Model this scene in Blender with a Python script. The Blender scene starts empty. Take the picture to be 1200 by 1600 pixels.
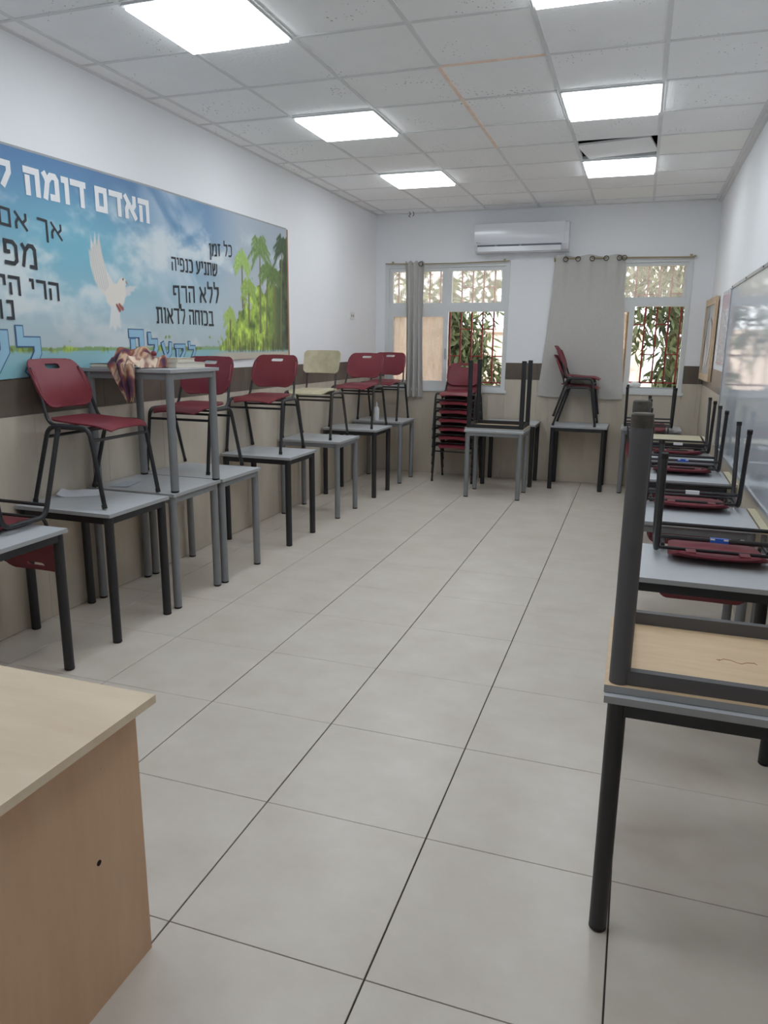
import bpy, bmesh, math, random
import numpy as np
from mathutils import Vector, Matrix
random.seed(7)
PI = math.pi
SC = bpy.context.scene
COL = SC.collection

# ---------------------------------------------------------------- camera, world, exposure
F_PX, YAW, PITCH, ROLL = 1144.85, 0.3267, 0.2258, -0.0109
CAM = Vector((0.5511, -1.5058, 1.631))
fwd = Vector((-math.sin(YAW) * math.cos(PITCH), math.cos(YAW) * math.cos(PITCH), -math.sin(PITCH)))
rgt = Vector((math.cos(YAW), math.sin(YAW), 0))
dwn = fwd.cross(rgt)
r2 = rgt * math.cos(ROLL) + dwn * math.sin(ROLL)
d2 = dwn * math.cos(ROLL) - rgt * math.sin(ROLL)
cd = bpy.data.cameras.new('camera')
cam = bpy.data.objects.new('camera', cd)
COL.objects.link(cam)
m = Matrix((r2, -d2, -fwd)).transposed().to_4x4()
m.translation = CAM
cam.matrix_world = m
cd.sensor_fit = 'VERTICAL'
cd.sensor_height = 24.0
cd.lens = F_PX / 1600 * 24.0
cd.clip_start = 0.02
SC.camera = cam

world = bpy.data.worlds.new('sky')
SC.world = world
world.use_nodes = True
bg = world.node_tree.nodes['Background']
bg.inputs[0].default_value = (0.93, 0.97, 1.0, 1)
bg.inputs[1].default_value = 2.8
sun_d = bpy.data.lights.new('sun', 'SUN')
sun_d.energy = 3.5
sun_d.angle = math.radians(0.6)
sun_d.color = (1.0, 0.96, 0.9)
sun = bpy.data.objects.new('sun', sun_d)
COL.objects.link(sun)
sun.rotation_euler = (math.radians(38), math.radians(10), 0)   # high sun behind the building

SC.view_settings.view_transform = 'Standard'
SC.view_settings.look = 'None'
SC.view_settings.gamma = 1.0
SC.view_settings.use_curve_mapping = False
SC.view_settings.exposure = 0.19
PANEL_STRENGTH = 9.0
SC.cycles.use_denoising = True
SC.cycles.max_bounces = 10
SC.cycles.diffuse_bounces = 6
SC.cycles.transparent_max_bounces = 12
SC.cycles.sample_clamp_indirect = 6.0

# ---------------------------------------------------------------- helpers
def lin(c):
    return tuple(((v / 255) / 12.92 if v / 255 <= 0.04045 else ((v / 255 + 0.055) / 1.055) ** 2.4) for v in c)

MATS = {}
def mat(name, rgb, rough=0.5, metal=0.0, var=0.0, scale=6.0, stretch=(1, 1, 1), rgb2=None, bump=0.0, bscale=60.0,
        spec=0.5, coat=0.0, world_pos=False, detail=4.0):
    m = bpy.data.materials.new(name)
    m.use_nodes = True
    nt = m.node_tree
    b = nt.nodes['Principled BSDF']
    b.inputs['Roughness'].default_value = rough
    b.inputs['Metallic'].default_value = metal
    b.inputs['Specular IOR Level'].default_value = spec
    b.inputs['Coat Weight'].default_value = coat
    b.inputs['Coat Roughness'].default_value = 0.08
    c1 = lin(rgb)
    b.inputs['Base Color'].default_value = (*c1, 1)
    vec = None
    if var > 0 or rgb2 or bump > 0:
        if world_pos:
            vec = nt.nodes.new('ShaderNodeNewGeometry').outputs['Position']
        else:
            vec = nt.nodes.new('ShaderNodeTexCoord').outputs['Object']
        mp = nt.nodes.new('ShaderNodeMapping')
        mp.inputs['Scale'].default_value = stretch
        nt.links.new(vec, mp.inputs['Vector'])
        vec = mp.outputs['Vector']
    if var > 0 or rgb2:
        n = nt.nodes.new('ShaderNodeTexNoise')
        n.inputs['Scale'].default_value = scale
        n.inputs['Detail'].default_value = detail
        n.inputs['Roughness'].default_value = 0.6
        nt.links.new(vec, n.inputs['Vector'])
        r = nt.nodes.new('ShaderNodeValToRGB')
        r.color_ramp.elements[0].position = 0.3
        r.color_ramp.elements[1].position = 0.7
        ca = lin(rgb2) if rgb2 else tuple(v * (1 - var) for v in c1)
        r.color_ramp.elements[0].color = (*ca, 1)
        r.color_ramp.elements[1].color = (*c1, 1)
        nt.links.new(n.outputs['Fac'], r.inputs['Fac'])
        nt.links.new(r.outputs['Color'], b.inputs['Base Color'])
    if bump > 0:
        n2 = nt.nodes.new('ShaderNodeTexNoise')
        n2.inputs['Scale'].default_value = bscale
        n2.inputs['Detail'].default_value = 3
        nt.links.new(vec, n2.inputs['Vector'])
        bp = nt.nodes.new('ShaderNodeBump')
        bp.inputs['Strength'].default_value = bump
        bp.inputs['Distance'].default_value = 0.004
        nt.links.new(n2.outputs['Fac'], bp.inputs['Height'])
        nt.links.new(bp.outputs['Normal'], b.inputs['Normal'])
    MATS[name] = m
    return m

def emit(name, rgb, s):
    m = bpy.data.materials.new(name)
    m.use_nodes = True
    nt = m.node_tree
    nt.nodes.clear()
    e = nt.nodes.new('ShaderNodeEmission')
    e.inputs[0].default_value = (*rgb, 1)
    e.inputs[1].default_value = s
    o = nt.nodes.new('ShaderNodeOutputMaterial')
    nt.links.new(e.outputs[0], o.inputs[0])
    MATS[name] = m
    return m

def glassy(name, rgb, clear, rgh=0.25):
    """dusty window pane: part straight through, part scattered by the dirt"""
    m = bpy.data.materials.new(name)
    m.use_nodes = True
    nt = m.node_tree
    nt.nodes.clear()
    t = nt.nodes.new('ShaderNodeBsdfTransparent')
    t.inputs[0].default_value = (*lin(rgb), 1)
    tr = nt.nodes.new('ShaderNodeBsdfTranslucent')
    tr.inputs[0].default_value = (*lin(rgb), 1)
    rf = nt.nodes.new('ShaderNodeBsdfRefraction')
    rf.inputs['Color'].default_value = (*lin(rgb), 1)
    rf.inputs['Roughness'].default_value = rgh
    rf.inputs['IOR'].default_value = 1.04
    gl = nt.nodes.new('ShaderNodeBsdfGlossy')
    gl.inputs['Roughness'].default_value = 0.1
    tc = nt.nodes.new('ShaderNodeTexCoord')
    mp = nt.nodes.new('ShaderNodeMapping')
    mp.inputs['Scale'].default_value = (14, 14, 3)
    nt.links.new(tc.outputs['Object'], mp.inputs[0])
    n = nt.nodes.new('ShaderNodeTexNoise')
    n.inputs['Scale'].default_value = 2.0
    n.inputs['Detail'].default_value = 5
    nt.links.new(mp.outputs[0], n.inputs['Vector'])
    r = nt.nodes.new('ShaderNodeMapRange')
    r.inputs['From Min'].default_value = 0.3
    r.inputs['From Max'].default_value = 0.7
    r.inputs['To Min'].default_value = max(0, 1 - clear - 0.12)
    r.inputs['To Max'].default_value = min(1, 1 - clear + 0.12)
    nt.links.new(n.outputs['Fac'], r.inputs['Value'])
    a = nt.nodes.new('ShaderNodeMixShader')
    a.inputs[0].default_value = 0.45
    nt.links.new(rf.outputs[0], a.inputs[1]); nt.links.new(tr.outputs[0], a.inputs[2])
    b = nt.nodes.new('ShaderNodeMixShader')
    nt.links.new(r.outputs[0], b.inputs[0])
    nt.links.new(t.outputs[0], b.inputs[1]); nt.links.new(a.outputs[0], b.inputs[2])
    c = nt.nodes.new('ShaderNodeMixShader')
    c.inputs[0].default_value = 0.04
    nt.links.new(b.outputs[0], c.inputs[1]); nt.links.new(gl.outputs[0], c.inputs[2])
    o = nt.nodes.new('ShaderNodeOutputMaterial')
    nt.links.new(c.outputs[0], o.inputs[0])
    MATS[name] = m
    return m

class MB:
    """collects faces, then builds one mesh"""
    def __init__(s):
        s.v = []; s.f = []; s.mi = []; s.sm = []
    def add(s, vs, fs, mi=0, smooth=False):
        o = len(s.v)
        s.v += [tuple(v) for v in vs]
        for f in fs:
            s.f.append(tuple(i + o for i in f)); s.mi.append(mi); s.sm.append(smooth)
        return s
    def box(s, x0, x1, y0, y1, z0, z1, mi=0, top=None, bottom=None):
        vs = [(x0, y0, z0), (x1, y0, z0), (x1, y1, z0), (x0, y1, z0), (x0, y0, z1), (x1, y0, z1), (x1, y1, z1), (x0, y1, z1)]
        o = len(s.v)
        s.v += vs
        for k, f in enumerate([(3, 2, 1, 0), (4, 5, 6, 7), (0, 1, 5, 4), (1, 2, 6, 5), (2, 3, 7, 6), (3, 0, 4, 7)]):
            s.f.append(tuple(i + o for i in f)); s.sm.append(False)
            s.mi.append(bottom if (k == 0 and bottom is not None) else top if (k == 1 and top is not None) else mi)
        return s
    def tube(s, path, r, seg=10, mi=0, r_end=None):
        P = [Vector(p) for p in path]
        n = len(P)
        t0 = (P[1] - P[0]).normalized()
        up = Vector((0, 0, 1)) if abs(t0.z) < 0.9 else Vector((1, 0, 0))
        a = t0.cross(up).normalized()
        vs = []
        for i in range(n):
            if i == 0: t = t0
            elif i == n - 1: t = (P[-1] - P[-2]).normalized()
            else: t = ((P[i] - P[i - 1]).normalized() + (P[i + 1] - P[i]).normalized()).normalized()
            a = (a - t * a.dot(t)).normalized()
            b = t.cross(a)
            rr = r if r_end is None else r + (r_end - r) * i / (n - 1)
            for k in range(seg):
                q = 2 * PI * k / seg
                vs.append(P[i] + a * (rr * math.cos(q)) + b * (rr * math.sin(q)))
        fs = [(i * seg + k, i * seg + (k + 1) % seg, (i + 1) * seg + (k + 1) % seg, (i + 1) * seg + k)
              for i in range(n - 1) for k in range(seg)]
        s.add(vs, fs, mi, True)
        o = len(s.v) - n * seg
        s.f.append(tuple(o + k for k in reversed(range(seg)))); s.mi.append(mi); s.sm.append(False)
        s.f.append(tuple(o + (n - 1) * seg + k for k in range(seg))); s.mi.append(mi); s.sm.append(False)
        return s
    def lathe(s, prof, cx, cy, seg=16, mi=0):
        vs = []
        for r, z in prof:
            for k in range(seg):
                q = 2 * PI * k / seg
                vs.append((cx + r * math.cos(q), cy + r * math.sin(q), z))
        n = len(prof)
        fs = [(i * seg + k, i * seg + (k + 1) % seg, (i + 1) * seg + (k + 1) % seg, (i + 1) * seg + k)
              for i in range(n - 1) for k in range(seg)]
        fs += [tuple(reversed(range(seg))), tuple((n - 1) * seg + k for k in range(seg))]
        return s.add(vs, fs, mi, True)
    def grid(s, fn, nu, nv, mi=0, thick=0.0, holes=()):
        """closed shell over fn(i,j) -> point, thickened along the normal"""
        P = [[Vector(fn(i, j)) for j in range(nv + 1)] for i in range(nu + 1)]
        def nrm(i, j):
            a = P[min(i + 1, nu)][j] - P[max(i - 1, 0)][j]
            b = P[i][min(j + 1, nv)] - P[i][max(j - 1, 0)]
            c = a.cross(b)
            return c.normalized() if c.length > 1e-12 else Vector((0, 0, 1))
        N = [[nrm(i, j) for j in range(nv + 1)] for i in range(nu + 1)]
        W = nv + 1
        vs = [P[i][j] + N[i][j] * thick / 2 for i in range(nu + 1) for j in range(W)]
        cells = {(i, j) for i in range(nu) for j in range(nv)} - set(holes)
        fs = [(i * W + j, (i + 1) * W + j, (i + 1) * W + j + 1, i * W + j + 1) for i, j in cells]
        if thick > 0:
            K = len(vs)
            vs += [P[i][j] - N[i][j] * thick / 2 for i in range(nu + 1) for j in range(W)]
            back = [tuple(K + q for q in reversed(f)) for f in fs]
            ed = {}
            for f in fs:
                for a, b in zip(f, f[1:] + f[:1]):
                    ed[(a, b)] = 1
            side = [(b, a, a + K, b + K) for (a, b) in ed if (b, a) not in ed]
            fs = fs + back + side
        return s.add(vs, fs, mi, True)
    def mesh(s, name, mats):
        me = bpy.data.meshes.new(name)
        me.from_pydata(s.v, [], s.f)
        for m in (mats if isinstance(mats, (list, tuple)) else [mats]):
            me.materials.append(MATS[m])
        me.polygons.foreach_set('material_index', s.mi)
        me.polygons.foreach_set('use_smooth', s.sm)
        me.update()
        if any(s.sm):
            me.set_sharp_from_angle(angle=math.radians(42))
        return me
    def build(s, name, mats, parent=None, loc=None):
        return link(name, s.mesh(name, mats), parent, loc)

def link(name, me, parent=None, loc=None):
    o = bpy.data.objects.new(name, me)
    COL.objects.link(o)
    if parent: o.parent = parent
    if loc is not None: o.location = loc
    return o

def tag(o, label=None, cat=None, group=None, kind=None):
    if label: o['label'] = label
    if cat: o['category'] = cat
    if group: o['group'] = group
    if kind: o['kind'] = kind
    return o

def thing(name, label, cat, loc=(0, 0, 0), rot=(0, 0, 0), group=None):
    o = bpy.data.objects.new(name, None)
    o.empty_display_size = 0.1
    COL.objects.link(o)
    o.location = loc
    o.rotation_euler = rot
    return tag(o, label, cat, group)

def copy_tree(o, parent=None):
    c = o.copy()
    COL.objects.link(c)
    if parent: c.parent = parent
    for ch in o.children:
        copy_tree(ch, c)
    return c

def fillet(pts, r, n=5):
    P = [Vector(p) for p in pts]
    out = [P[0]]
    for i in range(1, len(P) - 1):
        a = (P[i - 1] - P[i]); b = (P[i + 1] - P[i])
        d = min(r, a.length * 0.49, b.length * 0.49)
        A = P[i] + a.normalized() * d; B = P[i] + b.normalized() * d
        for k in range(n + 1):
            t = k / n
            out.append(A * (1 - t) ** 2 + P[i] * 2 * t * (1 - t) + B * t ** 2)
    out.append(P[-1])
    return out

# ---------------------------------------------------------------- materials
mat('wall_paint', (241, 243, 246), 0.7, var=0.02, scale=1.5, bump=0.15, bscale=90, spec=0.2, world_pos=True)
mat('floor_tile', (215, 208, 199), 0.30, rgb2=(203, 194, 183), scale=3.4, stretch=(1, 1.2, 1), spec=0.45, world_pos=True, detail=6)
mat('grout', (62, 58, 54), 0.9, var=0.2)
mat('wall_tile', (207, 198, 183), 0.35, rgb2=(190, 180, 164), scale=2.0, stretch=(2.6, 2.6, 0.8), spec=0.4, world_pos=True, detail=6)
mat('wall_grout', (205, 198, 184), 0.8, var=0.1)
mat('band_tile', (112, 102, 91), 0.35, rgb2=(94, 85, 76), scale=4, spec=0.4, world_pos=True)
mat('ceiling_tile', (249, 250, 251), 0.9, rgb2=(245, 246, 247), scale=3, bump=0.5, bscale=55, spec=0.1, world_pos=True)
mat('ceiling_tile_new', (250, 251, 247), 0.85, var=0.03, spec=0.1)
mat('grid_metal', (226, 227, 228), 0.5, var=0.06, spec=0.3)
mat('grid_rust', (250, 234, 222), 0.7, rgb2=(238, 212, 196), scale=12, spec=0.2)
mat('plenum', (70, 70, 72), 0.9, var=0.2)
mat('frame_white', (222, 225, 226), 0.4, var=0.05, scale=5)
mat('laminate_grey', (194, 198, 203), 0.38, var=0.05, scale=9, spec=0.45)
mat('edge_grey', (164, 166, 168), 0.5, var=0.08)
mat('laminate_cream', (222, 216, 190), 0.4, var=0.05, scale=9)
mat('edge_cream', (190, 180, 150), 0.5, var=0.08)
mat('birch', (226, 200, 166), 0.55, rgb2=(212, 184, 148), scale=3.5, stretch=(1.2, 9, 1), detail=6)
mat('black_metal', (38, 38, 41), 0.42, var=0.2, scale=20, spec=0.5)
mat('grey_metal', (127, 129, 132), 0.42, var=0.08, scale=14, spec=0.5)
mat('greyworn_metal', (93, 92, 95), 0.45, var=0.06, scale=14, spec=0.4)
mat('dark_rubber', (30, 28, 27), 0.7, var=0.2)
mat('grey_worn', (66, 60, 54), 0.7, rgb2=(90, 86, 80), scale=40)
mat('red_plastic', (126, 53, 62), 0.45, rgb2=(119, 48, 57), scale=10, spec=0.35, bump=0.06, bscale=300)
mat('beige_ply', (208, 200, 172), 0.45, rgb2=(186, 176, 146), scale=6, stretch=(1, 2, 2))
mat('brown_metal', (60, 56, 52), 0.45, var=0.2)
mat('tag_blue', (40, 90, 190), 0.4, var=0.1)
mat('tag_white', (225, 226, 228), 0.5, var=0.05)
mat('desk_top', (228, 210, 186), 0.42, rgb2=(217, 196, 169), scale=2.4, stretch=(1.2, 5, 1), detail=6)
mat('desk_side', (214, 178, 146), 0.45, rgb2=(202, 163, 131), scale=2.4, stretch=(5, 5, 0.8), detail=6)
mat('hole_black', (20, 16, 14), 0.9, var=0.1)
mat('curtain_cloth', (196, 194, 190), 0.9, var=0.06, scale=40, bump=0.2, bscale=400, spec=0.1)
mat('eyelet_bronze', (70, 62, 54), 0.35, metal=0.7, var=0.1)
mat('rod_brass', (172, 160, 132), 0.4, metal=0.4, var=0.1)
mat('ac_white', (224, 226, 232), 0.22, var=0.02, spec=0.5, coat=0.4)
mat('slot_grey', (104, 108, 116), 0.6, var=0.05)
mat('ac_grey', (150, 154, 160), 0.5, var=0.05)
mat('dark_gap', (48, 50, 54), 0.8, var=0.1)
mat('red_iron', (150, 50, 46), 0.5, rgb2=(122, 40, 38), scale=10)
mat('leaf', (112, 120, 80), 0.45, rgb2=(54, 64, 42), scale=5, spec=0.3)
mat('bark', (108, 88, 70), 0.9, var=0.3, scale=12)
mat('peach_render', (222, 205, 192), 0.9, var=0.1, scale=2)
mat('ground_earth', (190, 172, 150), 0.95, var=0.2, scale=1.5)
mat('pine_frame', (205, 182, 152), 0.5, rgb2=(190, 164, 132), scale=5, stretch=(1, 3, 3))
mat('art_grey', (176, 180, 182), 0.5, var=0.06)
mat('art_dark', (36, 34, 36), 0.5, var=0.1)
mat('art_cream', (224, 216, 204), 0.5, var=0.06)
mat('alu', (186, 190, 194), 0.35, metal=0.6, var=0.06)
mat('paper', (226, 230, 238), 0.7, var=0.03)
mat('paper_blue', (186, 194, 206), 0.7, var=0.05)
mat('book_cover', (92, 78, 74), 0.5, var=0.2)
mat('book_cover_pale', (196, 190, 178), 0.5, var=0.1)
mat('pages', (224, 218, 204), 0.8, var=0.12, scale=60, stretch=(1, 1, 12))
mat('bottle_white', (226, 229, 232), 0.35, var=0.03)
mat('bag_white', (234, 234, 234), 0.5, var=0.08, scale=20)
mat('socket_white', (228, 228, 226), 0.4, var=0.03)
mat('batten_wood', (168, 124, 88), 0.6, var=0.15)
mat('letter_white', (236, 238, 240), 0.6, var=0.02)
mat('letter_dark', (46, 50, 56), 0.6, var=0.05)
mat('letter_sky', (150, 192, 216), 0.6, var=0.06)
mat('letter_rim', (72, 108, 150), 0.6, var=0.05)
mat('pen_red', (176, 84, 70), 0.7, var=0.1)
mat('yellow_strip', (214, 186, 122), 0.6, var=0.1)
mat('poster_pale', (222, 220, 226), 0.18, rgb2=(206, 200, 210), scale=6, coat=0.6)
mat('poster_pink', (196, 168, 180), 0.3, var=0.2, scale=14)
glassy('dusty_glass', (254, 251, 246), 0.64, 0.10)
glassy('dirty_glass', (250, 245, 240), 0.42, 0.16)
emit('panel_glow', (0.92, 0.975, 1.02), PANEL_STRENGTH)

# whiteboard: glossy film over white, with faint vertical waviness
def whiteboard_mat():
    m = bpy.data.materials.new('whiteboard_film')
    m.use_nodes = True
    nt = m.node_tree
    b = nt.nodes['Principled BSDF']
    b.inputs['Base Color'].default_value = (*lin((206, 214, 224)), 1)
    b.inputs['Roughness'].default_value = 0.06
    b.inputs['Specular IOR Level'].default_value = 0.45
    b.inputs['Coat Weight'].default_value = 0.0
    b.inputs['Coat Roughness'].default_value = 0.06
    tc = nt.nodes.new('ShaderNodeTexCoord')
    mp = nt.nodes.new('ShaderNodeMapping')
    mp.inputs['Scale'].default_value = (1, 2.0, 26)
    n = nt.nodes.new('ShaderNodeTexNoise')
    n.inputs['Scale'].default_value = 2.5
    n.inputs['Detail'].default_value = 3
    bp = nt.nodes.new('ShaderNodeBump')
    bp.inputs['Strength'].default_value = 0.12
    bp.inputs['Distance'].default_value = 0.002
    nt.links.new(tc.outputs['Object'], mp.inputs[0])
    nt.links.new(mp.outputs[0], n.inputs['Vector'])
    nt.links.new(n.outputs['Fac'], bp.inputs['Height'])
    nt.links.new(bp.outputs[0], b.inputs['Normal'])
    nt.links.new(bp.outputs[0], b.inputs['Coat Normal'])
    MATS['whiteboard_film'] = m
whiteboard_mat()

def scarf_mat():
    m = bpy.data.materials.new('scarf_print')
    m.use_nodes = True
    nt = m.node_tree
    b = nt.nodes['Principled BSDF']
    b.inputs['Roughness'].default_value = 0.85
    tc = nt.nodes.new('ShaderNodeTexCoord')
    mp = nt.nodes.new('ShaderNodeMapping')
    mp.inputs['Scale'].default_value = (16, 7, 5)
    n = nt.nodes.new('ShaderNodeTexNoise')
    n.inputs['Scale'].default_value = 1.0
    n.inputs['Detail'].default_value = 2
    r = nt.nodes.new('ShaderNodeValToRGB')
    cr = r.color_ramp
    cr.elements[0].position = 0.30; cr.elements[0].color = (*lin((48, 34, 46)), 1)
    cr.elements[1].position = 0.72; cr.elements[1].color = (*lin((224, 204, 184)), 1)
    for p, c in ((0.40, (88, 52, 78)), (0.46, (140, 84, 66)), (0.52, (206, 176, 150)), (0.58, (150, 110, 104)), (0.63, (228, 206, 184))):
        e = cr.elements.new(p); e.color = (*lin(c), 1)
    nt.links.new(tc.outputs['Object'], mp.inputs[0]); nt.links.new(mp.outputs[0], n.inputs['Vector'])
    nt.links.new(n.outputs['Fac'], r.inputs[0]); nt.links.new(r.outputs[0], b.inputs['Base Color'])
    MATS['scarf_print'] = m
scarf_mat()

def banner_mat():
    m = bpy.data.materials.new('banner_print')
    m.use_nodes = True
    nt = m.node_tree
    b = nt.nodes['Principled BSDF']
    b.inputs['Roughness'].default_value = 0.5
    b.inputs['Specular IOR Level'].default_value = 0.3
    a = nt.nodes.new('ShaderNodeAttribute')
    a.attribute_name = 'print'
    nt.links.new(a.outputs['Color'], b.inputs['Base Color'])
    MATS['banner_print'] = m
banner_mat()

# pitted look of the mineral ceiling tiles
def pit(name):
    m = MATS[name]; nt = m.node_tree
    b = nt.nodes['Principled BSDF']
    src = b.inputs['Base Color'].links[0].from_socket
    g = nt.nodes.new('ShaderNodeNewGeometry')
    v = nt.nodes.new('ShaderNodeTexVoronoi')
    v.inputs['Scale'].default_value = 34
    nt.links.new(g.outputs['Position'], v.inputs['Vector'])
    n = nt.nodes.new('ShaderNodeTexNoise'); n.inputs['Scale'].default_value = 3.0
    nt.links.new(g.outputs['Position'], n.inputs['Vector'])
    mr = nt.nodes.new('ShaderNodeMapRange')
    mr.inputs['From Min'].default_value = 0.45; mr.inputs['From Max'].default_value = 0.7
    mr.inputs['To Min'].default_value = 0.02; mr.inputs['To Max'].default_value = 0.21
    nt.links.new(n.outputs['Fac'], mr.inputs['Value'])
    lt = nt.nodes.new('ShaderNodeMath'); lt.operation = 'LESS_THAN'
    nt.links.new(v.outputs['Distance'], lt.inputs[0]); nt.links.new(mr.outputs[0], lt.inputs[1])
    mx = nt.nodes.new('ShaderNodeMix'); mx.data_type = 'RGBA'
    mx.inputs['B'].default_value = (*lin((172, 172, 172)), 1)
    nt.links.new(lt.outputs[0], mx.inputs['Factor'])
    nt.links.new(src, mx.inputs['A'])
    nt.links.new(mx.outputs['Result'], b.inputs['Base Color'])
pit('ceiling_tile')

# ---------------------------------------------------------------- room shell
XL, XR, YB, YF, H = -2.68, 1.255, 7.63, -2.6, 3.184
S = 'structure'

# floor: dark joint bed, one object per tile
floor = tag(MB().box(XL - .2, XR + .2, YF - .2, YB + .2, -0.12, -0.004).build('floor', 'grout'), 'beige square floor tiles with dark joints', kind=S)
tile_cache = {}
def tile_mesh(key, mb_fn, mats):
    if key not in tile_cache:
        tile_cache[key] = mb_fn().mesh(key[0], mats)
    return tile_cache[key]
def flat_tile(name, w, d, t, mats):
    def mk():
        b = 0.0012
        q = MB()
        x, y = w / 2, d / 2
        vs = [(-x, -y, -t), (x, -y, -t), (x, y, -t), (-x, y, -t), (-x, -y, -b), (x, -y, -b), (x, y, -b), (-x, y, -b),
              (-x + b, -y + b, 0), (x - b, -y + b, 0), (x - b, y - b, 0), (-x + b, y - b, 0)]
        fs = [(3, 2, 1, 0), (0, 1, 5, 4), (1, 2, 6, 5), (2, 3, 7, 6), (3, 0, 4, 7), (4, 5, 9, 8), (5, 6, 10, 9), (6, 7, 11, 10), (7, 4, 8, 11), (8, 9, 10, 11)]
        return q.add(vs, fs)
    return tile_mesh((name, round(w, 3), round(d, 3)), mk, mats)
GX, GY = 0.005, 0.0025
xs = [XL] + [i * 0.6 for i in range(-4, 3)] + [XR]
ys = [YF] + [j * 0.6 for j in range(-4, 13)] + [YB]
for i in range(len(xs) - 1):
    for j in range(len(ys) - 1):
        w, d = xs[i + 1] - xs[i] - GX, ys[j + 1] - ys[j] - GY
        link('tile', flat_tile('floor_tile', w, d, 0.008, 'floor_tile'), floor, ((xs[i] + xs[i + 1]) / 2, (ys[j] + ys[j + 1]) / 2, random.uniform(-.0004, .0004)))

# walls: plaster core plus tiled wainscot (tall beige tiles, dark band on top)
WT, WB = 1.22, 1.42         # top of beige tiles, top of band
def wainscot(wall, axis, at, a0, a1, sign, step=0.6, skip=()):
    """tiles on a wall; axis 'y' runs along y at x=at, 'x' runs along x at y=at; sign = direction into the room"""
    k0 = math.floor(a0 / step)
    e = [a0] + [k * step for k in range(k0 + 1, math.ceil(a1 / step)) if a0 + .02 < k * step < a1 - .02] + [a1]
    for u, v in zip(e, e[1:]):
        for (z0, z1, mt, nm) in ((0.003, WT - .001, 'wall_tile', 'wall_tile'), (WT + .001, WB, 'band_tile', 'band_tile')):
            segs = [(u, v, z0, z1)]
            for (s0, s1, sz) in skip:          # cut away where a window reaches down into the tiling
                if v > s0 and u < s1 and z1 > sz:
                    segs = [(u, min(v, s0), z0, z1), (max(u, s0), min(v, s1), z0, sz), (max(u, s1), v, z0, z1)]
            for (p, q, za, zb) in segs:
                if q - p < .01 or zb - za < .01: continue
                mb = MB()
                if axis == 'y':
                    a, b = (at, at + .009 * sign) if sign > 0 else (at + .009 * sign, at)
                    mb.box(a, b, p + .001, q - .001, za, zb)
                else:
                    a, b = (at, at + .009 * sign) if sign > 0 else (at + .009 * sign, at)
                    mb.box(p + .001, q - .001, a, b, za, zb)
                mb.build(nm, mt, wall)

T = 0.2
wl = tag(MB().box(XL - T, XL, YF - T, YB + T, 0, 3.7).build('wall_left', 'wall_paint'), 'white left wall with tiled wainscot', kind=S)
wainscot(wl, 'y', XL, YF, YB, 1)
wr = tag(MB().box(XR, XR + T, YF - T, YB + T, 0, 3.7).build('wall_right', 'wall_paint'), 'white right wall with tiled wainscot', kind=S)
wainscot(wr, 'y', XR, YF, YB, -1)
wf = tag(MB().box(XL, XR, YF - T, YF, 0, 3.7).build('wall_front', 'wall_paint'), 'white wall behind the viewer', kind=S)
W1 = (-2.555, -0.992, 1.07, 2.60)
W2 = (-0.45, 1.035, 1.105, 2.60)
bw = MB()
bw.box(XL, W1[0], YB, YB + T, 0, 3.7).box(W1[1], W2[0], YB, YB + T, 0, 3.7).box(W2[1], XR, YB, YB + T, 0, 3.7)
for w in (W1, W2):
    bw.box(w[0], w[1], YB, YB + T, 0, w[2]).box(w[0], w[1], YB, YB + T, w[3], 3.7)
wb_ = tag(bw.build('wall_back', 'wall_paint'), 'white back wall with two windows', kind=S)
wainscot(wb_, 'x', YB, XL + .01, XR - .01, -1, skip=((W1[0], W1[1], W1[2]), (W2[0], W2[1], W2[2])))

# ceiling: dark void slab above, white grid, one object per tile
ceil = tag(MB().box(XL, XR, YF, YB, 3.62, 3.7).build('ceiling', 'plenum'), 'suspended ceiling of white mineral tiles', kind=S)
CT = 0.618
cx = [XL] + [-0.680 + CT * i for i in range(-3, 3)] + [XR - .05]
cy = [YF] + [2.401 + CT * j for j in range(-8, 9)] + [YB]
panels = {(-2, j) for j in (-4, -1, 2, 5)} | {(1, j) for j in (-4, -1, 2, 5)}
def slab(w, d, mt):
    return tile_mesh(('ceiling_tile_' + mt, round(w, 3), round(d, 3)), lambda: MB().box(-w / 2, w / 2, -d / 2, d / 2, 0, .015), mt)
for a in range(len(cx) - 1):
    for b in range(len(cy) - 1):
        i, j = a - 4, b - 9
        if (i, j) in panels: continue
        w, d = cx[a + 1] - cx[a] - .006, cy[b + 1] - cy[b] - .006
        mid = ((cx[a] + cx[a + 1]) / 2, (cy[b] + cy[b + 1]) / 2, H + .004 + random.uniform(0, .002))
        if (i, j) == (1, 4):
            o = link('tile', slab(w - .05, d - .15, 'ceiling_tile'), ceil, (mid[0], mid[1] + .01, H + .006))
            o.rotation_euler = (0, math.radians(-.6), math.radians(-8.5))
            continue
        link('tile', slab(w, d, 'ceiling_tile_new' if (i, j) in ((2, 4), (1, 7)) else 'ceiling_tile'), ceil, mid)
for a, x in enumerate(cx[1:-1]):
    i = a - 3
    for (y0, y1, mt) in ([(YF, YB, 'grid_metal')] if i != 0 else [(YF, cy[10], 'grid_metal'), (cy[10], cy[13], 'grid_rust'), (cy[13], YB, 'grid_metal')]):
        MB().box(x - .012, x + .012, y0, y1, H - .001, H + .03).build('grid_bar', mt, ceil)
for b, y in enumerate(cy[1:-1]):
    for a in range(len(cx) - 1):
        i, j = a - 4, b - 8
        if (i, j) in ((1, 4),): continue
        MB().box(cx[a] + .012, cx[a + 1] - .012, y - .011, y + .011, H, H + .03).build('grid_bar', 'grid_rust' if (i, j) == (0, 1) else 'grid_metal', ceil)
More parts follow.
